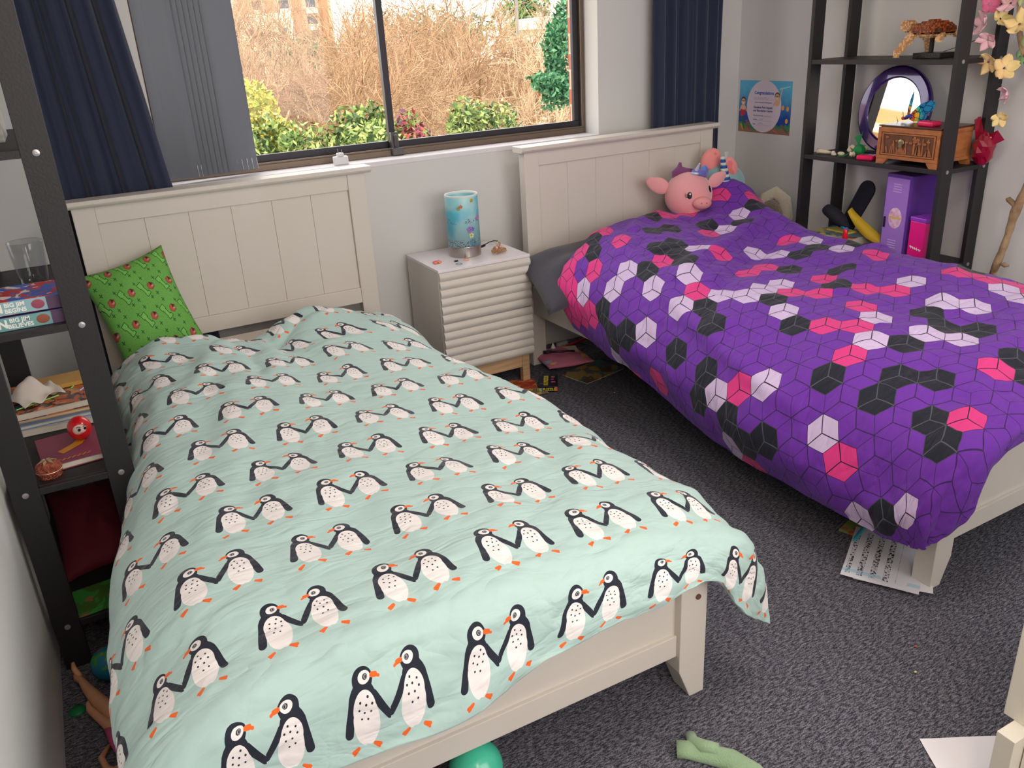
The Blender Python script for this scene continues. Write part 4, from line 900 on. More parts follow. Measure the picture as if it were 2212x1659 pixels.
m = MB(); m.ball((0,0,.028), (.022,.024,.026), nu=20, nv=14, fn=lambda d: 1+.12*math.sin(5*math.atan2(d.y,d.x))*(1-abs(d.z))); m.build('pouch', gre, t, smooth=True)
m = MB(); m.add([(0,.006,.050),(-.006,-.004,.052),(-.004,-.014,.110),(.004,-.004,.095),(.0,.016,.088),(0,.030,.078)], [(0,1,2,3),(0,3,4),(0,4,5)]); m.build('gathered_top', gre, t, solid=.001)
m = MB(); m.tube([(-.012,.004,.045),(-.022,.024,.02),(-.034,.05,.003),(-.04,.075,.002)], .0022, 6); m.tube([(-.012,.0,.045),(-.026,.008,.02),(-.036,.022,.003)], .0018, 6); m.build('ribbon', gre, t, smooth=True)
tag(MB().box(-.03,.03,-.05,.05,0,.022).build('glasses_case', navyblack, bevel=.009, seg=3), 'dark navy soft case behind the pink makeup case', 'case').location = (3.035, 1.50-.02, S3)
# red bag at the far right of the shelf
redf = mat('red_cellophane', (158,14,50), .2, trans=.25, coat=.6)
m = MB(); rngn = np.random.default_rng(6)
def crum(c, r, name, mt, seed, parent=None, lo=-1e9):
    rg = np.random.default_rng(seed); A_ = rg.standard_normal((9,3)); ph = rg.uniform(0,6,9)
    def fn(d): return 1+.10*sum(math.sin(4*(d.x*a[0]+d.y*a[1]+d.z*a[2])+p) for a, p in zip(A_, ph))/3
    mm = MB(); mm.ball(c, r, nu=14, nv=9, fn=lambda d: fn(d)+.12*math.sin(11*d.x+7*d.z)*math.cos(9*d.y)); mm.v = [(x,y,max(z_,lo)) for x,y,z_ in mm.v]; return mm.build(name, mt, parent, smooth=False)
o = thing('gift_bag', 'crumpled red cellophane bag at the right end of the shelf', 'bag', None, (3.115, 1.068, 0))
crum((0,.0,.985), (.035,.040,.062), 'bag_body', redf, 3, o, S3+.002)
m = MB(); m.add([(0,.035,1.00),(.01,.0,1.0),(0,.030,1.10),(.02,.056,1.095),(-.02,.04,1.09)], [(0,1,2),(0,2,4),(1,3,2)]); m.add([(.0,-.02,.99),(.0,-.02,1.04),(.015,-.068,1.02),(.0,-.045,1.055)], [(0,2,3,1)]); m.build('bag_ear', redf, o, solid=.002)
# level 2 of the right bookcase
t = thing('toy_locker', 'small purple metal locker with a lilac door', 'locker', None, (2.985, 1.318, S2), -.10)
pu1 = mat('purple_metal', (96,54,150), .35, .1); pu2 = mat('lilac_metal', (160,118,204), .35); LW, LD, LH = .132, .17, .345
MB().box(0, LD, -LW/2, LW/2, 0, LH).build('body', pu1, t, bevel=.003)
dr = MB().box(-.004, .002, -LW/2+.010, LW/2-.008, .012, LH-.014).build('door', pu2, t, bevel=.001)
m = MB()
for zc in (.045, .275):
    for k in range(4): m.box(-.0065, -.003, -.022, .020, zc+k*.010, zc+k*.010+.0035)
m.build('vent', mat('vent_lilac', (196,164,228), .35), dr)
m = MB(); m.box(-.010,-.003,LW/2-.022,LW/2-.015,.125,.170); m.build('handle', black, dr, bevel=.002)
for yy_, zz_, r in ((.0,.15,.034),):
    mm = MB(); mm.lathe([(r,0),(r,.0006)], 36, MT((-.0042,-.004,.170),(0,-math.pi/2,0),(1.25,1,1))); mm.build('sticker', mat('sticker_white', (226,206,226), .5, var=(60,(214,120,170),.8)), dr)
    mm = MB(); mm.box(-.0052,-.0046,-.036,.028,.166,.176); mm.build('sticker', mat('sticker_gold', (214,180,110), .5), dr)
t = thing('sweets_tin', 'hot pink box with a purple lid beside the locker', 'box', None, (2.965, 1.190, S2), -.12)
MB().box(-.0,.085,-.036,.042,0,.175).build('body', mat('hot_pink_card', (240,30,140), .35, var=(10,(224,24,130),.5)), t, bevel=.002)
MB().box(-.002,.087,-.038,.044,.175,.192).build('lid', mat('violet_lid', (150,60,200), .35), t, bevel=.003)
Mx = Matrix(((0,0,-1,0),(-1,0,0,0),(0,1,0,0),(0,0,0,1)))      # text plane facing -x, reading along -y
m = MB(); m.tube([(-.0010, .030-.004*i, .072+.005*math.sin(i*2.3)-.0006*i) for i in range(15)], .0022, 5); m.build('logo_scrawl', wt, t)
# paddles / black board, yellow curved piece
t = thing('black_board', 'black round-ended board leaning up behind the books', 'board', None, (0,0,0))
def stad(w, l, n=10): 
    P = [(w*math.cos(a), l+w*math.sin(a)) for a in [math.pi*k/n for k in range(n+1)]]; return P+[(-w*.9,0),(w*.9,0)]
m = MB(); m.prism(stad(.042,.24), -.005, .005, Matrix.Translation((3.10,1.68,S2+.012)) @ Matrix.Rotation(.12,4,'Y') @ Matrix.Rotation(.40,4,'X') @ Matrix(((0,0,-1,0),(-1,0,0,0),(0,1,0,0),(0,0,0,1)))); m.build('board', navyblack, t, bevel=.002)
t = thing('black_glove', 'black soft mitt with a blue tip lying on the books', 'mitt', None, (0,0,0))
m = MB(); m.tube([(3.03,1.725,.665),(3.02,1.70,.672),(3.01,1.65,.660),(3.0,1.60,.640),(2.995,1.56,.618)], [.014,.026,.030,.026,.010], 16); m.build('palm', mat('soft_black', (22,22,34), .85), t, smooth=True)
m = MB(); m.tube([(2.992,1.585,.622),(2.99,1.553,.606)], [.010,.009], 12); m.build('tip', mat('blue_tip', (20,120,190), .4), t, smooth=True)
G = []
for j in range(13):
    q = j/12; y = 1.615-.20*q; z_ = S2+.155-.115*q**.8; wd = .006+.034*math.sin(math.pi*min(1,q*.9+.06)); G.append([(3.075,y,z_+wd*.2),(3.06,y,z_-wd*.4),(3.05,y,z_-wd)])
o = MB().grid(G).build('yellow_peel', mat('yellow_foam', (212,176,44), .6), smooth=True, solid=.004); tag(o, 'curved yellow foam strip behind the books', 'foam strip')
bs = [(.20,.16,.028,(3.05,1.665),.10,cov('story_cover', (60,120,160), [((190,170,70),.50),((150,60,50),.60),((40,80,60),.64)], 20),'thick story book with a blue and yellow cover on the low shelf'),]
t = book(bs[0][6], 3.06, 1.64, S2+.001, .17, .22, .045, .12, bs[0][5], None, spine_side=3)
tag(MB().box(-.03,.03,-.06,.06,0,.008).build('greeting_card', mat('card_yellow', (206,190,90), .6)), 'yellow card lying on the story book', 'card').location = (3.06, 1.645, S2+.0475)
book('mauve notebook lying in front of the locker', 3.03, 1.44, S2+.001, .14, .13, .018, -.2, mat('mauve_note', (140,56,84), .5), None, spine_side=3, pagem=paperw)
t = thing('nail_polish', 'red nail polish bottle standing on the low shelf', 'nail polish', None, (2.968, 1.545, S2))
rp = mat('red_gloss', (226,26,48), .2, coat=.6)
MB().lathe([(.016,0),(.019,.002),(.019,.034),(.012,.040)], 6).build('bottle', rp, t, bevel=.001); MB().lathe([(.012,.040),(.0125,.045),(.009,.085),(.008,.088)], 18).build('cap', rp, t, smooth=True)
# ---------------------------------------------------------------- certificate on the right wall
t = thing('certificate', 'blue underwater certificate stuck on the right wall', 'certificate', None, (XR-.001, 2.331, 1.072), 0)
CW, CH = .362, .254
# plane: local a (to the right, world -y), c (up)
def cpl(m, poly, h0, h1): return m.prism(poly, h0, h1, Mx)
sea = bpy.data.materials.new('sea_print'); sea.use_nodes = True; nt = sea.node_tree; Nd.nt = nt; b = nt.nodes['Principled BSDF']; b.inputs['Roughness'].default_value = .45
tc = nt.nodes.new('ShaderNodeTexCoord'); sp = nt.nodes.new('ShaderNodeSeparateXYZ'); nt.links.new(tc.outputs['Object'], sp.inputs[0]); nn = nt.nodes.new('ShaderNodeTexNoise'); nn.inputs['Scale'].default_value = 22; nt.links.new(tc.outputs['Object'], nn.inputs['Vector'])
zz = Nd(sp.outputs[2])+(Nd(nn.outputs[0])-.5)*.07
c = mixc(nmin(nmax((zz+.05)*7.0,0.0),1.0), lin((30,70,160)), lin((90,180,222))); c = mixc(zz.lt(-.078), c, lin((58,132,96))); c = mixc(zz.lt(-.105), c, lin((150,110,90)))
nt.links.new(c, b.inputs['Base Color'])
cpl(MB(), [(-CW/2,-CH/2),(CW/2,-CH/2),(CW/2,CH/2),(-CW/2,CH/2)], .0, .0006).build('sheet', sea, t)
cpl(MB(), [(-.004+.120*math.cos(a), .003+CH*.495*math.sin(a)) for a in [2*math.pi*k/64 for k in range(64)]], .0006, .0009).build('oval_panel', mat('oval_white', (222,210,226), .5), t)
tb = mat('text_blue', (60,100,190), .5); td = mat('text_indigo', (60,50,130), .5); tg = mat('text_grey', (120,110,140), .5)
def ct(s, x, z, size, mt, bold=.0003): text_part('lettering', s, size, mt, MT((-.0010, -x, z)) @ Mx, t, ext=.0002, bold=bold)
ct('Congratulations', -.005, .068, .021, tb, .0007)
ct('on your swimming achievement at', -.008, .022, .0085, tg); ct('Gunyama Park Aquatic', -.008, -.002, .0145, td, .0004); ct('and Recreation Centre', -.008, -.018, .0145, td, .0004)
ct('You are now Level', -.040, -.042, .009, tg); ct('Teacher', -.060, -.062, .009, tg); ct('Date', -.066, -.084, .009, tg)
m = MB()
for x0, x1, z0 in ((-.080,.066,.036),(-.006,.056,-.046),(-.040,.056,-.066),(-.050,.056,-.088)):
    m.box(-.0013,-.0009, -x1, -x0, z0-.0004, z0+.0002)
m.build('ruled_line', tg, t)
m = MB(); rg = random.Random(1)
for x0, x1, z0 in ((-.072,.030,.042),(.000,.050,-.041),(-.030,.0,-.060),(-.040,-.004,-.082)):
    n = int((x1-x0)/.0045); m.tube([(-.0012, -(x0+(x1-x0)*i/n), z0+rg.uniform(-.004,.006)) for i in range(n+1)], .0005, 5)
m.build('handwriting', mat('pencil_grey', (110,104,120), .6), t)
# printed swimmers (generic children)
def swimmer(x, z, hair, flip):
    m = MB(); pr = mat('print_skin', (226,180,150), .5)
    C_ = lambda cx_, cz, rx, rz_, h0, h1, n=20: MB().prism([(cx_+rx*math.cos(2*math.pi*k/n), cz+rz_*math.sin(2*math.pi*k/n)) for k in range(n)], h0, h1, Mx)
    C_(x, z-.028, .018, .014, .0009, .0011).build('printed_body', pr, t)
    C_(x, z+.006, .0175, .018, .0011, .0013).build('printed_hair', mat('print_hair', hair, .5), t)
    C_(x, z, .015, .016, .0013, .0015).build('printed_face', pr, t)
    MB().prism([(x-.011,z+.002),(x+.011,z+.002),(x+.011,z+.008),(x-.011,z+.008)], .0015, .0017, Mx).build('printed_goggles', mat('print_goggle', (120,140,90), .5), t)
    C_(x, z-.007, .006, .0025, .0015, .0017).build('printed_smile', mat('print_white', (240,236,236), .5), t)
    for s_ in (-1,1):
        a = Vector((x+s_*.014, z-.024)); e = Vector((x+s_*(.032 if s_*flip > 0 else .026), z+(.045 if s_*flip > 0 else -.046))); d = (e-a).normalized(); p = Vector((-d.y, d.x))*.0038
        MB().prism([tuple(a-p), tuple(e-p*.7), tuple(e+p*.7), tuple(a+p)], .0010, .0012, Mx).build('printed_arm', pr, t)
swimmer(.086, .050, (120,72,40), 1); swimmer(-.150, .022, (90,30,30), 0)
MB().prism([(-.168,-.015),(-.132,-.020),(-.138,-.045),(-.166,-.05)], .0011, .0013, Mx).build('printed_swimsuit', mat('print_red', (200,40,60), .5), t)
for (x, z_) in ((.160,-.002),(.157,-.060),(.128,.002)): MB().prism([(x+.009*math.cos(a), z_+.012*math.sin(a)) for a in [2*math.pi*k/14 for k in range(14)]], .0009, .0011, Mx).build('printed_fish', mat('print_orange', (236,164,80), .5), t)
for (x0,z0,x1,z1,colr) in ((-.165,-.05,-.14,-.115,(40,110,60)),(-.13,-.07,-.10,-.115,(180,60,80)),(.12,-.08,.165,-.12,(120,90,80)),(.06,-.11,.10,-.125,(214,110,110)),(-.17,-.09,-.15,-.12,(206,150,60)),(.10,.085,.17,.10,(150,214,222))):
    MB().prism([(x0,z0),(x1,z1),(x1+.008,z1+.004),(x0+.012,z0+.004)][::-1] if z1 < z0 else [(x0,z0),(x1,z1),(x1,z1+.006),(x0,z0+.008)], .0009, .0011, Mx).build('printed_plant', mat('print_c', colr, .5), t)
# ---------------------------------------------------------------- flower branch
t = thing('decorative_branch', 'tall branch dressed with pink and yellow cloth flowers', 'branch', None, (0,0,0))
bark = mat('driftwood_bark', (124,96,72), .8, bump=(40,.8), var=(14,(186,160,124),.8))
P_ = [(3.12,1.06,.0),(3.115,.99,.28),(3.105,.945,.50),(3.10,.93,.56),(3.10,.918,.61),(3.10,.905,.68),(3.10,.895,.76),(3.10,.875,.84),(3.12,.86,.95),(3.14,.86,1.05),(3.14,.90,1.16),(3.13,.955,1.27),(3.12,.995,1.36),(3.12,1.02,1.47),(3.12,1.04,1.62),(3.12,1.05,1.8)]
m = MB(); cp = catmull(P_, 60); rr_ = np.random.default_rng(3).uniform(.9,1.1,60); rad = [(.013+.004*math.exp(-((z_-.78)/.05)**2)+.002*math.exp(-((z_-.57)/.02)**2))*q*(1 if z_ < 1 else .72) for (_,_,z_), q in zip(cp, rr_)]
m.tube(cp, rad, 12); m.tube([(3.10,.885,.78),(3.095,.90,.80),(3.095,.925,.815),(3.095,.93,.812)], [.012,.010,.010,.006], 10); m.tube([(3.10,.905,.57),(3.10,.895,.565),(3.10,.882,.568)], [.009,.008,.005], 10); m.tube([(3.12,.97,1.31),(3.12,.95,1.36),(3.12,.92,1.40)], [.008,.006,.003], 8)
m.build('stem', bark, t, smooth=True)
def blossom(c, r, colr, seed, nm='blossom'):
    rg = random.Random(seed); m = MB(); M0 = Euler((rg.uniform(-.8,.8), rg.uniform(-2.2,-.9), rg.uniform(-.6,.6))).to_matrix()
    for k in range(5):
        a = 2*math.pi*k/5+rg.uniform(-.2,.2); G = []
        for j in range(6):
            q = j/5; row = []
            for i in range(5):
                s_ = i/4-.5; wd = r*.95*math.sin(math.pi*(.12+.80*q))**.8; rr = r*(.10+.95*q); zz_ = r*(.55*q*q+.18*math.sin(6*s_+k)*q); x_, y_ = rr, s_*wd
                row.append(tuple(Vector(c)+M0 @ Vector((x_*math.cos(a)-y_*math.sin(a), x_*math.sin(a)+y_*math.cos(a), zz_))))
            G.append(row)
        m.grid(G)
    o = m.build(nm, colr, t, smooth=True, solid=.0006)
pk = mat('cloth_pink', (228,182,192), .8); pkd = mat('cloth_deep_pink', (216,110,150), .8); yl = mat('cloth_yellow', (230,212,146), .8, var=(12,(234,186,140),.6)); lf = mat('cloth_leaf', (118,150,104), .8); lf2 = mat('cloth_leaf_pale', (186,196,140), .8)
fl_ = [(3.09,1.115,1.49,.036,pkd),(3.085,1.128,1.425,.040,pk),(3.08,1.095,1.37,.034,pk),(3.09,1.065,1.44,.034,yl),(3.08,1.03,1.49,.038,pk),(3.08,.985,1.42,.044,yl),(3.075,1.075,1.295,.038,yl),(3.075,1.01,1.275,.042,yl),(3.08,.99,1.19,.030,pk),(3.08,1.0,1.10,.028,yl),(3.085,1.045,1.53,.034,yl),(3.085,.965,1.53,.036,pk),(3.09,1.135,1.53,.03,pk)]
for k, (x, y, z_, r, mt) in enumerate(fl_): blossom((x,y,z_), r, mt, k+20)
rg = random.Random(77)
for k in range(16):
    i = rg.randrange(38, 56); x, y, z_ = cp[i]; m = MB(); L_ = rg.uniform(.035,.06); M0 = Matrix.Translation((x-.02, y+rg.uniform(-.03,.04), z_+rg.uniform(-.03,.02))) @ Euler((rg.uniform(-1,1), rg.uniform(-1.8,-1.0), rg.uniform(-3,3))).to_matrix().to_4x4()
    G = [[tuple(M0 @ Vector((L_*q, (s_-.5)*.55*L_*math.sin(math.pi*min(1,q*.97+.02)), .12*L_*math.sin(3*q)+.1*L_*abs(s_-.5)))) for s_ in (0,.5,1)] for q in [j/7 for j in range(8)]]
    m.grid(G); m.build('leaf', lf if k % 3 else lf2, t, smooth=True, solid=.0005)
# ---------------------------------------------------------------- plush toys at the head of the purple bed
plp = mat('pink_plush', (232,160,164), .9, sheen=.6, bump=(500,.25))
t = thing('plush_toy', 'big round pink plush pig with a unicorn horn', 'plush toy', None, (2.578, 2.14, .742), -.50); t.scale = (.80,.80,.80)
Rh = .138
MB().ball((0,0,0), (Rh,Rh*.92,Rh*.97), nu=40, nv=26, fn=lambda d: 1+.03*max(0,-d.z)).build('head', plp, t, smooth=True)
sn = Vector((.30,-.93,-.28)).normalized()
MB().ball((.055,-.128,-.030), (.055,.040,.036), M=Matrix.Rotation(-.25,3,'Y') if False else None, nu=26, nv=16).build('snout', mat('snout_pink', (224,150,150), .9, bump=(500,.2)), t, smooth=True)
m = MB()
for a in (.045,.075): m.ball((a,-.166,-.024), (.005,.003,.004), nu=8, nv=6)
m.build('nostril', mat('nostril_pink', (196,116,120), .9), t, smooth=True)
MB().tube([(.035,-.155,-.062),(.050,-.160,-.067),(.068,-.156,-.064)], .0014, 6).build('mouth', mat('mouth_brown', (130,70,72), .8), t)
def plush_ear(c, rot, r=(.052,.016,.040)):
    m = MB(); M3 = Euler(rot).to_matrix(); m.ball(c, r, M=M3, nu=22, nv=14, fn=lambda d: 1+.45*max(0,(-d.x if rot[1] > 0 else d.x))**5); m.build('ear', plp, t, smooth=True)
plush_ear((-.172,-.01,.060), (0,.45,0), (.062,.018,.046)); plush_ear((.165,.03,.070), (0,-.5,.3), (.052,.018,.040))
def on_sphere(ax_, el): 
    d = Vector((math.sin(ax_)*math.cos(el), -math.cos(ax_)*math.cos(el), math.sin(el))); return Vector((d.x*Rh, d.y*Rh*.92, d.z*Rh*.97)), d
for ax_, el in ((-.12,.12),(1.0,.28)):
    P, d = on_sphere(ax_, el); q = d.to_track_quat('Z','Y').to_matrix()
    MB().ball(tuple(P), (.014,.020,.004), M=q @ Matrix.Rotation(0,3,'Z') if True else None, nu=20, nv=12).build('eye', ink, t, smooth=True)
    MB().ball(tuple(P+d*.004+Vector((.002,0,.008))), (.005,.005,.002), M=q, nu=12, nv=8).build('eye_glint', wt, t, smooth=True)
P, d = on_sphere(-.12,.12)
m = MB()
for k in range(3): m.tube([(P.x-.012,P.y-.001,P.z+.006-.008*k),(P.x-.020,P.y+.0,P.z+.007-.008*k),(P.x-.027,P.y+.002,P.z+.012-.009*k)], .0013, 6)
m.build('eyelash', ink, t)
ga = mat('horn_silver', (190,196,220), .3, .3)
m = MB(); pts = [(.030+.002*k, -.040-.002*k, .128+.006*k) for k in range(11)]; m.tube(pts, [.014*(1-k/11)+.001+.0022*(k%2) for k in range(11)], 14); m.build('horn', ga, t, smooth=True)
m = MB(); m.ball((.030,-.045,.128), (.030,.022,.012), nu=18, nv=10); m.build('horn_base', ga, t, smooth=True)
hr1 = mat('hair_violet', (110,80,170), .7, sheen=.5, var=(14,(60,140,220),.9)); hr2 = mat('hair_plum', (120,56,110), .7, sheen=.5)
m = MB(); m.ball((.055,-.035,.128), (.048,.030,.020), M=Matrix.Rotation(.25,3,'Y'), nu=20, nv=12); m.ball((.085,-.02,.130), (.024,.026,.036), nu=16, nv=10); m.build('forelock', hr1, t, smooth=True)
m = MB(); m.tube([(.03,0,.135),(-.02,.0,.138),(-.055,.01,.140),(-.08,.01,.120),(-.09,.01,.10)], [.012,.018,.030,.024,.008], 12); m.tube([(-.055,.01,.145),(-.05,.01,.185)], [.020,.008], 10); m.build('mane', hr2, t, smooth=True)
# second plush
tq = mat('teal_plush', (132,174,178), .9, sheen=.5)
t = thing('plush_toy', 'teal plush toy with a blue and white striped horn', 'plush toy', None, (2.845, 2.235, .745), -.35)
MB().ball((0,.0,0), (.13,.09,.105), nu=32, nv=20).build('body', tq, t, smooth=True)
e1 = mat('ear_salmon', (238,146,144), .9, sheen=.5)
for c, r, rot in (((-.052,-.02,.120),(.050,.026,.068),(0,.40,0)),((.034,-.05,.085),(.036,.024,.058),(0,-.2,0))):
    MB().ball(c, r, M=Euler(rot).to_matrix(), nu=22, nv=16, fn=lambda d: 1-.12*max(0,d.z)).build('ear', e1, t, smooth=True)
    MB().ball((c[0]-.002,c[1]-.016,c[2]-.004), (r[0]*.55,.008,r[2]*.7), M=Euler(rot).to_matrix(), nu=18, nv=12).build('ear_lining', mat('ear_in', (226,124,124), .9), t, smooth=True)
m = MB(); K = 9
for k in range(K):
    m.cur = k % 2; z0 = -.01+.011*k; r0 = .024-.0016*k; r1 = r0-.0016; c_ = (-.020,-.085,0)
    m.lathe([(r0*.94,z0*1.25),(r0*1.04,z0*1.25+.006),(r1*.96,z0*1.25+.0138)], 20, MT((-.004-.0022*k,-.100+.001*k,.035)), cap=True)
m.build('horn', [mat('horn_cream', (206,212,206), .7), mat('horn_blue', (32,84,160), .6)], t, smooth=True)
# white mesh bag behind
m = MB(); m.lathe([(.0,0),(.05,.01),(.06,.05),(.05,.10),(.028,.14),(.010,.165),(.016,.185),(.0,.186)], 22, cap=False); m.v = [(x*(1+.12*math.sin(40*z_+9*x)), y*.5, z_) for x,y,z_ in m.v]
o = m.build('mesh_bag', mat('white_net', (214,208,210), .8, alpha=.82), smooth=True); tag(o, 'white net bag standing in the corner behind the plush toys', 'bag'); o.location = (2.945, 2.30, .70)
# beige plush between headboard and teal toy, fluffy cream one by the wall
m = MB(); m.ball((0,0,0), (.06,.035,.075), nu=24, nv=16); o = m.build('plush_toy', mat('beige_plush', (186,162,150), .95, sheen=.5, bump=(300,.4)), smooth=True); tag(o, 'beige plush tucked between the pig and the teal toy', 'plush toy'); o.location = (2.755, 2.235, .745)
t = thing('plush_toy', 'fluffy cream plush ear sticking up by the right wall', 'plush toy', None, (3.055, 2.12, .63), 0)
m = MB(); m.tube([(-.02,.02,-.03),(-.005,.0,.04),(.035,-.02,.060),(.07,-.05,.02),(.075,-.07,-.06),(.05,-.08,-.12)], [.018,.028,.032,.034,.030,.022], 16); m.build('ear', mat('cream_fluff', (206,196,174), .95, sheen=.8, bump=(160,1.0)), t, smooth=True)
m = MB(); m.ball((.0,-.03,-.07), (.06,.07,.10), nu=24, nv=16); m.build('body', mat('taupe_fluff', (120,104,92), .95, sheen=.5, bump=(120,1.0)), t, smooth=True)
# ---------------------------------------------------------------- things on the carpet
book('red picture book on the carpet by the nightstand leg', 1.60, 2.125, 0, .19, .15, .006, -.35, cov('red_scene', (150,30,34), [((206,130,50),.50),((180,70,40),.58)], 16), None)
o = MB().prism([(-.05,-.03),(.05,-.045),(.06,.02),(-.03,.05)], 0, .002).build('leaflet', cov('leaflet', (130,100,60), [((190,170,90),.52),((90,130,150),.6)], 30)); tag(o, 'small colourful leaflet under the puzzle box', 'leaflet'); o.location = (1.635, 2.02, .0062)
t = thing('puzzle_box', 'black 1K PUZZLE box with yellow letters', 'puzzle', None, (1.725, 2.045, .0), -.55)
MB().box(-.042,.042,-.062,.062,0,.030).build('carton', mat('box_black', (22,24,36), .35), t, bevel=.001)
ylw = mat('yellow_ink', (206,190,60), .5)
text_part('lettering', '1K PUZZLE', .017, ylw, MT((-.008,-.0625,.015)) @ RX90, t, bold=.0006)
text_part('lettering', '1K PUZZLE', .027, ylw, MT((-.010,.004,.0303),(0,0,math.pi/2)), t, bold=.0010, sx=.85)
for (x, y, r, cc) in ((.020,.045,.008,(220,110,110)),(.022,-.012,.009,(220,80,120)),(.018,.018,.006,(150,150,180)),(-.030,-.030,.006,(110,60,140))):
    MB().box(x-r, x+r, y-r*.7, y+r*.7, .0301, .0308).build('printed_shape', mat('printed_piece', cc, .5), t)
MB().box(-.040,-.028,-.0626,-.0618,.008,.022).build('printed_shape', mat('printed_cyan', (40,160,200), .5), t); MB().box(.028,.041,-.0628,-.0618,.006,.026).build('printed_shape', mat('printed_orange', (226,110,60), .5), t)
pk_ = pillow_mesh((1.80,2.16,.02), (2.03,2.12,.02), (2.06,2.36,.02), (1.83,2.40,.02), .055, pinch=.03, seed=8, name='soft_case', material=cov('pink_rainbow', (206,120,146), [((224,180,110),.62),((140,180,200),.66)], 7, .9)); tag(pk_, 'soft pink rainbow case lying under the purple bed', 'pencil case')
pk_.location = (0,0,.012)
m = MB(); m.tube([(1.85,2.30,.062),(1.98,2.225,.062)], .006, 10); m.tube([(1.85,2.30,.062),(1.885,2.28,.062)], .0085, 12); o = m.build('marker_pen', mat('marker_plum', (44,24,52), .35), smooth=True); tag(o, 'dark marker pen on top of the pink case', 'pen'); 
o = MB().prism([(-.06,-.05),(.06,-.06),(.07,.05),(-.05,.06)], 0, .001).build('drawing', mat('cream_sheet', (200,186,160), .7)); tag(o, 'cream drawing lying on the pink case', 'drawing'); o.location = (1.955, 2.28, .0535); o.rotation_euler = (0,0,-.3)
o = MB().lathe([(.010,0),(.012,.002),(.0,.030)], 16, cap=False).build('paper_cone', paperw); tag(o, 'tiny white paper cone beside the marker pen', 'paper cone'); o.location = (1.925, 2.335, .056)
m = torus(.045, .003, 36, 8); o = m.build('bangle', mat('grey_ring', (120,118,126), .4), smooth=True); tag(o, 'small grey hoop under the purple bed, near the brush', 'hoop'); o.location = (2.12, 2.42, 0)
o = torus(.095, .003, 48, 8).build('bangle', mat('grey_ring2', (110,108,116), .4), smooth=True); tag(o, 'wide grey hoop under the purple bed, around the smaller one', 'hoop'); o.location = (2.13, 2.37, 0)
o = torus(.07, .003, 40, 8).build('bangle', mat('olive_ring', (110,108,70), .4), smooth=True); tag(o, 'olive hoop under the purple bed, beyond the painted book', 'hoop'); o.location = (2.26, 2.20, 0)
t = thing('hairbrush', 'red hairbrush with white bristles on the carpet', 'brush', None, (2.06, 2.44, 0), .10)
rb = mat('brush_red', (180,26,54), .35)
MB().box(-.055,.02,-.016,.016,0,.014).build('head', rb, t, bevel=.006, seg=3); MB().tube([(.02,0,.008),(.07,.0,.010),(.16,.01,.010)], [.008,.007,.009], 12).build('handle', rb, t, smooth=True)
m = MB()
for i in range(8):
    for j in range(4): m.tube([(-.048+i*.008,-.011+j*.0073,.014),(-.048+i*.008,-.011+j*.0073,.034)], .0009, 5)
m.build('bristles', wt, t)
book('flat painted picture book under the purple bed', 1.985, 2.075, 0, .25, .17, .008, .0, cov('sea_story', (70,90,90), [((150,130,70),.48),((90,60,40),.57),((60,130,120),.63)], 9), None, spine_side=1).rotation_euler = (0,0,.22)
# pencil stationery at the foot of the purple bed
t = thing('sheet_music', 'sheet of printed music on the carpet by the bed leg', 'paper', None, (1.868, .348, .0078), .56)
def paper_grid(w, h, n=14, lift=.004, seed=0):
    rg = np.random.default_rng(seed); ns = smooth_noise(rg, n, n, 4, 4)
    return [[(w*(i/(n-1)-.5), h*(j/(n-1)-.5), .0015+lift*abs(ns[j][i])*.5) for i in range(n)] for j in range(n)]
mus = bpy.data.materials.new('printed_music'); mus.use_nodes = True; nt = mus.node_tree; Nd.nt = nt; b = nt.nodes['Principled BSDF']; b.inputs['Roughness'].default_value = .7
tc = nt.nodes.new('ShaderNodeTexCoord'); sp = nt.nodes.new('ShaderNodeSeparateXYZ'); nt.links.new(tc.outputs['Object'], sp.inputs[0]); X_, Y_ = Nd(sp.outputs[0]), Nd(sp.outputs[1])
band = (Y_+.2).mod(.034); st = nabs(band-.017).lt(.0075)*(band.mod(.0034)).lt(.0006); no = nt.nodes.new('ShaderNodeTexVoronoi'); no.inputs['Scale'].default_value = 130; nt.links.new(tc.outputs['Object'], no.inputs['Vector'])
notes = Nd(no.outputs[0]).lt(.42)*nabs(band-.017).lt(.008); area_ = nabs(X_).lt(.12)*Y_.lt(.094)*Y_.gt(-.04)
nz = nt.nodes.new('ShaderNodeTexNoise'); nz.inputs['Scale'].default_value = 8; nt.links.new(tc.outputs['Object'], nz.inputs['Vector'])
cc = mixc(nmax(st, notes)*area_, lin((224,224,234)), lin((50,50,60))); cc = mixc((nabs(X_+.105).lt(.008))*Nd(nz.outputs[0]).gt(.45)*.6, cc, lin((150,200,224))); nt.links.new(cc, b.inputs['Base Color'])
MB().grid(paper_grid(.28,.205)).build('page', mus, t, smooth=True)
t = thing('sheet_music', 'blank-backed sheet lying beneath the printed music', 'paper', None, (1.888, .336, .0062), .66)
MB().grid(paper_grid(.28,.205, seed=3, lift=.001)).build('page', paperw, t, smooth=True)
book('yellow and green exercise book under the sheet music', 2.0, .49, 0, .20, .15, .006, .3, cov('exercise', (150,160,90), [((200,90,70),.6),((120,170,120),.55)], 14), None, pagem=paperw).location.z = 0
o = MB().lathe([(.0015,0),(.006,.016),(.006,.15),(.0045,.153)], 12).build('felt_pen', mat('pen_cyan', (60,170,196), .35), smooth=True); tag(o, 'light blue felt pen sticking out beside the music', 'pen'); o.location = (1.856, .455, .0135); o.rotation_euler = (math.pi/2, 0, 1.95)
crum((0,0,.012), (.018,.014,.012), 'x', mat('pink_wrap', (206,140,170), .6), 5).name = 'wrapper'
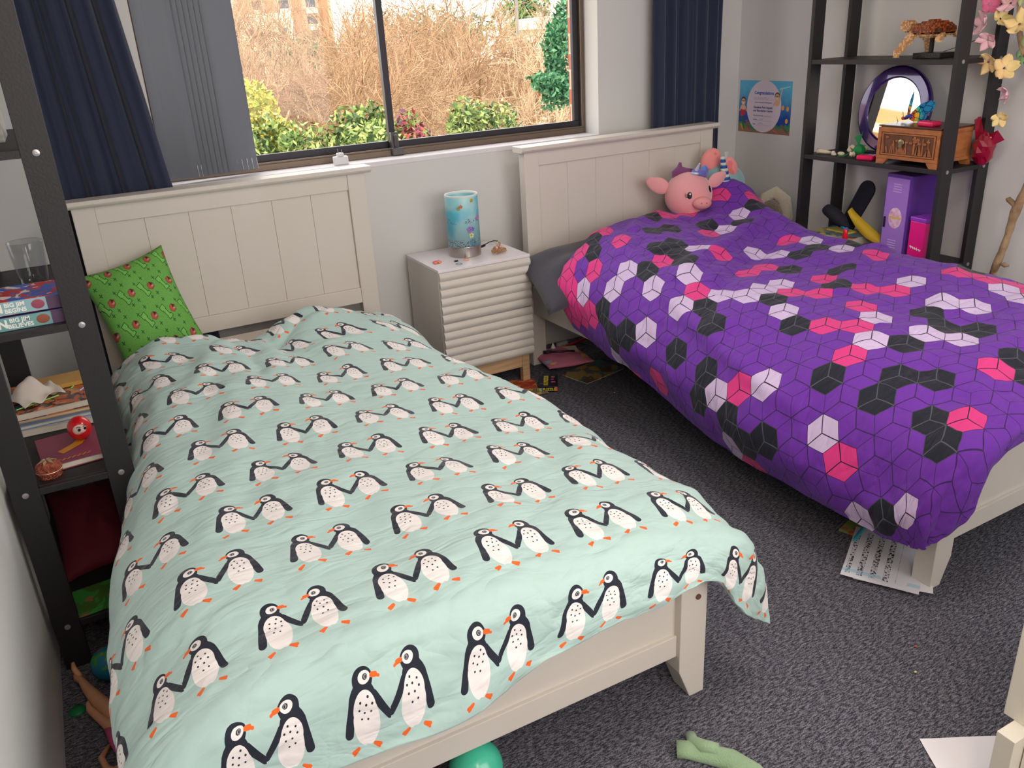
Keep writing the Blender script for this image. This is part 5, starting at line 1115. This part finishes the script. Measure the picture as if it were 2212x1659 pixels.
o = bpy.data.objects['wrapper']; tag(o, 'crumpled pink wrapper on the carpet behind the bed leg', 'wrapper'); o.location = (2.005,.335,0)
# green sock
t = thing('sock', 'pale green sock on the carpet in the foreground', 'sock', None, (0,0,0))
gs = mat('pale_green_knit', (148,176,140), .95, bump=(300,.4), sheen=.3)
m = MB(); m.tube([(.905,.105,.013),(.925,.090,.014),(.955,.055,.015),(.985,.02,.014),(1.0,-.03,.014),(1.01,-.10,.013)], [.022,.020,.021,.023,.024,.020], 16); m.v = [(x,y,max(.001,z_*.8+.004*math.sin(70*x+40*y))) for x,y,z_ in m.v]; m.build('foot', gs, t, smooth=True)
m = MB(); m.tube([(.955,.118,.013),(.945,.098,.016),(.95,.07,.024),(.97,.045,.03)], [.012,.014,.016,.012], 14); m.v = [(x,y,max(.001,z_)) for x,y,z_ in m.v]; m.build('cuff', gs, t, smooth=True)
# white paper with red pencil
t = thing('drawing_paper', 'white paper with faint red scribbles near the drawers', 'paper', None, (1.463, -.306, .001), -.50)
MB().grid(paper_grid(.30,.21, lift=.002, seed=5)).build('page', paperw, t, smooth=True)
m = MB(); rg = random.Random(4)
for k in range(5): x0, y0 = rg.uniform(-.07,-.02), rg.uniform(-.07,-.02); m.tube([(x0+i*.006, y0+rg.uniform(-.006,.006), .0048) for i in range(6)], .0007, 5)
m.build('scribble', mat('red_pencil', (222,110,130), .7), t)
# teal balloon under the foot of the penguin bed
m = MB(); m.ball((0,0,.059), (.058,.058,.059), nu=40, nv=26); o = m.build('balloon', mat('teal_rubber', (70,190,158), .25, coat=.3), smooth=True); tag(o, 'round teal ball under the foot of the penguin bed', 'ball'); o.location = (.485, .250, 0)
# crumbs
for k, (x, y, colr, lb) in enumerate(((1.552,.0,(226,214,150),'tiny cream crumb on the open carpet'),(1.63,.06,(190,90,60),'tiny orange crumb on the open carpet'),(1.93,1.82,(220,220,224),'tiny white bead on the carpet beneath the purple bed edge'))):
    o = MB().ball((0,0,.002), (.004,.003,.002), nu=8, nv=6).build('crumb', mat('crumb_c', colr, .6), smooth=True); tag(o, lb, 'crumb'); o.location = (x,y,0)
# ---------------------------------------------------------------- white drawer unit at the lower right
crm = mat('cream_lacquer', (222,216,202), .4)
t = thing('drawer_unit', 'cream drawer unit at the right edge, nearest the camera', 'drawers', None, (1.39, -.294, 0), 0)
MB().box(.0, .45, -.62, .0, .20, .95).build('cabinet', crm, t, bevel=.002)
MB().box(.018, .45, -.62, -.030, .0, .20).build('plinth', crm, t, bevel=.001)
MB().box(-.052, .012, -.058, -.022, .0, .20).build('foot_block', crm, t, bevel=.001)
MB().box(-.018, .018, -.62, -.060, .01, .195).build('drawer_front', crm, t, bevel=.001)

# ================================================================ outdoors
gz = -7.0
struct('ground', MB().box(-60, 140, 3.2, 220, gz-.3, gz), mat('dry_grass', (120,108,70), .9, var=(.4,(110,120,60),.8)))
twig = mat('bare_twig', (172,138,106), .8, var=(3,(122,94,70),.9)); twig2 = mat('bare_twig_pale', (186,160,130), .8, var=(3,(146,118,92),.8))
def bare_tree(name, label, loc, H, seed, mt, spread=1.0, dens=1.0, group='bare winter trees beyond the window'):
    rg = np.random.default_rng(seed); t = thing(name, label, 'tree', group, loc)
    tk = MB(); tk.tube([(0,0,0),(.05,0,H*.25),(0,.05,H*.48)], [.17,.13,.10], 10); tk.build('trunk', mt, t, smooth=True)
    segs = []
    def br(p, d, L, r, dep):
        n = 4; pts = [p]; q = p.copy(); dd = d.copy()
        for i in range(n):
            dd = dd+rg.normal(0,.16,3)+np.array([0,0,.05]); dd /= np.linalg.norm(dd); q = q+dd*L/n; pts.append(q.copy())
        segs.append((pts, r, r*.55, dep))
        if dep == 0: return
        k = int(rg.integers(3, 6) if dep > 1 else rg.integers(3, 5)*dens)
        for i in range(k):
            f = rg.uniform(.25, 1.0); j = min(int(f*n), n-1); a = pts[j]+(pts[j+1]-pts[j])*(f*n-j)
            v = rg.normal(0,1,3); v -= v@dd*dd; v /= np.linalg.norm(v); nd = dd*rg.uniform(.5,.95)+v*rg.uniform(.55,1.0)*spread; nd[2] += .10; nd /= np.linalg.norm(nd)
            br(a, nd, L*rg.uniform(.55,.78), r*.55, dep-1)
    for i in range(6):
        a = i*2*math.pi/6+rg.uniform(-.4,.4); z = H*rg.uniform(.26,.48)
        br(np.array([0,0,z]), np.array([math.cos(a)*.75*spread, math.sin(a)*.75*spread, rg.uniform(.5,1.1)]), H*rg.uniform(.22,.30), .055, 4)
    m = MB()
    for pts, r0, r1, dep in segs:
        n = len(pts); m.tube([tuple(x) for x in pts], [max(.0048, r0+(r1-r0)*i/(n-1)) for i in range(n)], 5 if dep > 2 else 3, cap=False)
    m.build('branches', mt, t, smooth=True); return t
tA = bare_tree('bare_tree', 'bare winter tree straight outside the left pane, branches spreading over the shrubs', (3.9, 12.5, gz+1.7), 8.3, 1, twig, dens=2.3)
tB = bare_tree('bare_tree', 'pale bare tree outside the right pane with long slanting limbs', (6.9, 13.0, gz+1.5), 8.3, 2, twig2, dens=2.3)
for k, (src, x, y, dz, rz, lb) in enumerate(((tA,2.6,15.0,.0,1.0,'bare tree at the far left of the window view, beside the blind'),(tB,5.6,16.0,.1,2.2,'bare tree behind the window mullion'),(tA,8.9,16.5,.0,3.1,'bare tree in the right half of the right pane'),(tB,4.2,19.0,.1,4.4,'bare tree further back behind the left pane'),(tA,8.0,20.5,.1,5.3,'bare tree further back behind the right pane'),(tB,11.4,20.0,.1,.6,'bare tree near the white house'),(tA,6.2,24.0,.25,1.7,'bare tree in the back row near the mullion'),(tB,10.2,26.0,.2,2.9,'bare tree in the back row to the right'),(tA,4.2,26.0,.2,.3,'bare tree in the back row below the tower block'),(tB,13.6,27.0,.1,5.9,'bare tree in the back row by the brick pier'))):
    c = copy_tree(src); c.location = (x, y, gz+dz+1.75+.06*(y-12)); c.rotation_euler = (0,0,rz); c['label'] = lb
def leafy(name, label, c, R3, n, ls, cols, seed, group=None, trunk=True):
    rg = np.random.default_rng(seed); t = thing(name, label, 'tree', group, (c[0], c[1], gz)); m = MB(); N = n
    K = 16; cl = rg.normal(0,1,(K,3)); cl /= np.linalg.norm(cl,axis=1)[:,None]; cl *= rg.uniform(.35,.75,(K,1))
    pick = rg.integers(0,K,N); d = rg.normal(0,1,(N,3)); d /= np.linalg.norm(d,axis=1)[:,None]
    P = (cl[pick]+d*rg.uniform(.25,.42,(N,1)))*np.array(R3)+np.array([0,0,c[2]-gz]); V = []
    a = rg.normal(0,1,(N,3)); a /= np.linalg.norm(a,axis=1)[:,None]; b_ = np.cross(a, rg.normal(0,1,(N,3))); b_ /= np.linalg.norm(b_,axis=1)[:,None]
    s_ = ls*rg.uniform(.6,1.3,(N,1)); V = np.stack([P-a*s_, P+b_*s_*.45, P+a*s_, P-b_*s_*.45], 1).reshape(-1,3)
    m.v = [tuple(x) for x in V]; m.f = [(4*i,4*i+1,4*i+2,4*i+3) for i in range(N)]; m.mi = list(rg.integers(0,len(cols),N))
    m.build('foliage', cols, t)
    if trunk: MB().tube([(0,0,0),(.05,0,(c[2]-gz)*.6),(0,0,c[2]-gz)], [.12,.09,.05], 8).build('trunk', twig, t, smooth=True)
    return t
G1 = [mat('leaf_pale', (150,164,92), .6), mat('leaf_mid', (98,124,60), .6), mat('leaf_deep', (52,78,40), .6)]  # three greens mixed at random over the leaves
Y1 = [mat('leaf_yellow', (196,180,70), .6), mat('leaf_lime', (140,148,56), .6)]
R1 = [mat('leaf_maroon', (120,46,52), .6), mat('leaf_plum', (88,50,70), .6), mat('leaf_rose', (180,96,84), .6), G1[1]]
D1 = [mat('leaf_teal', (44,102,68), .6), mat('leaf_dark', (38,92,60), .6), mat('leaf_light', (78,128,88), .6)]
leafy('leafy_shrub', 'sunlit green shrub filling the bottom of the left pane', (2.45,9.2,-.12), (.85,.8,1.05), 9000, .045, G1, 1, 'evergreens below the window')
leafy('leafy_shrub', 'darker green shrub left of the mullion', (3.45,9.4,-.12), (.72,.7,.98), 8000, .045, G1[1:]+[G1[0]], 2, 'evergreens below the window')
leafy('maroon_shrub', 'maroon leaved shrub just right of the mullion', (4.15,9.6,-.22), (.48,.6,.92), 6500, .045, R1, 3)
leafy('leafy_shrub', 'pale green shrub in the middle of the right pane', (5.0,9.4,-.20), (.72,.7,.95), 8000, .045, G1, 4, 'evergreens below the window')
leafy('yellow_tree', 'yellow-green tree beside the grey blind', (2.42,10.3,.62), (.50,.6,.85), 6000, .045, Y1, 5)
o = leafy('broad_leaf_tree', 'dark green branch of leaves next to the brick pier', (5.12,7.4,1.28), (.24,.3,.36), 1900, .032, D1, 6, trunk=False)
for q, (x, z_, rx, rz2, n) in enumerate(((-.10,-.42,.26,.22,1100),(-.22,-.30,.16,.12,500),(.05,.35,.14,.16,400))):
    o2 = leafy('leafy_spray', 'x', (5.12+x,7.4,1.28+z_), (rx,.25,rz2), n, .032, D1, 60+q, trunk=False); ch = o2.children[0]; ch.parent = o; ch.location = (x, 0, 0); ch.name = 'foliage'; bpy.data.objects.remove(o2)
MB().tube([(1.6,.3,0),(1.4,.2,5.0),(.7,.1,7.6),(.0,.0,8.3)], [.12,.09,.04,.015], 8).build('trunk', twig, o, smooth=True)
for k, (x, y, z, rx, rz_, lb) in enumerate(((18.5,48,.9,3.4,2.0,'rounded dark green treetop on the skyline right of the mullion'),(23,50,1.3,3.6,2.1,'highest dark green treetop on the skyline, in the middle of the right pane'),(29.5,52,2.2,1.8,2.6,'dark green treetop on the skyline near the white house'),(13,46,.3,3,1.8,'low green treetop on the skyline left of the mullion'))):
    leafy('distant_tree', lb, (x,y,z), (rx,3,rz_), 3500, .16, D1 if k != 2 else [G1[1],D1[0]], 20+k, 'trees on the skyline')
B1_ = [mat('thicket_tan', (160,124,90), .8), mat('thicket_brown', (118,86,62), .8), mat('thicket_gold', (176,144,100), .8)]
o = leafy('thicket', 'tangle of brown winter undergrowth behind the bare trees', (13,33,-1.6), (11,2.5,3.2), 16000, .13, B1_, 31, trunk=False); o['kind'] = 'stuff'
# buildings
tow = mat('tower_render', (196,166,140), .8); towd = mat('tower_recess', (150,112,92), .8); wgl = mat('dark_window_glass', (70,74,84), .2)
t = thing('apartment_tower', 'tall cream apartment tower with stacked balconies', 'building', None, (24.5, 118, gz-8), -.15)
MB().box(0, 12, 0, 12, 0, 50).build('wall', tow, t)
pb = mat('tower_brown', (164,116,88), .8); bw_ = mat('balcony_white', (210,196,180), .8)
for i in range(4): MB().box(.3+3.4*i, 1.3+3.4*i, -.4, .0, 0, 50).build('pilaster', pb, t)
for i in range(3):
    for k in range(7, 14):
        MB().box(1.9+3.4*i, 3.3+3.4*i, -1.0, .0, 2.2+2.0*k, 2.9+2.0*k).build('balcony', bw_, t)
        MB().box(2.0+3.4*i, 3.2+3.4*i, -.06, .02, 2.9+2.0*k, 3.9+2.0*k).build('window', wgl, t)
t = thing('apartment_tower', 'pale apartment block beside the tall tower', 'building', None, (19.5, 92, gz-4), -.15)
MB().box(0, 5, 0, 8, 0, 15.6).build('wall', mat('block_cream', (236,216,186), .8), t)
for i in range(3):
    for k in range(3, 7): MB().box(.5+1.5*i, 1.2+1.5*i, -.05, .02, 1+2*k, 2.2+2*k).build('window', wgl, t)
t = thing('white_house', 'white house with a flat parapet and red balusters', 'building', None, (25.2, 42, gz), -.3)
MB().box(0, 5, 0, 6, 0, 8.6).build('wall', mat('house_white', (240,232,218), .7), t); MB().box(-.3, 5.2, -.3, 6, 8.6, 9.2).build('parapet', mat('house_white2', (240,236,226), .7), t)
for k in range(4): MB().box(1.2+.35*k, 1.35+.35*k, -.36, -.3, 8.5, 9.1).build('baluster', mat('baluster_red', (170,70,60), .6), t)
MB().box(1.5, 3.2, 1, 3, 9.2, 12.0).build('upper_storey', mat('house_grey', (206,206,206), .7), t)
tag(MB().tube([(12.85,22.5,gz),(12.85,22.5,4.2)], .05, 8).build('light_pole', mat('pole_grey', (120,116,110), .6)), 'thin pole rising over the trees in the right pane', 'pole')

t = thing('sandstone_building', 'tan rendered building out of frame to the left, seen in the round mirror', 'building', None, (-33.7, 21.6, gz), .885)
MB().box(0, 16, 0, 8, 0, 14.4).build('wall', mat('tan_render', (186,140,92), .8), t); MB().box(-.4, 16.4, -.4, 8, 13.2, 13.6).build('string_course', mat('cream_band', (226,206,170), .7), t)
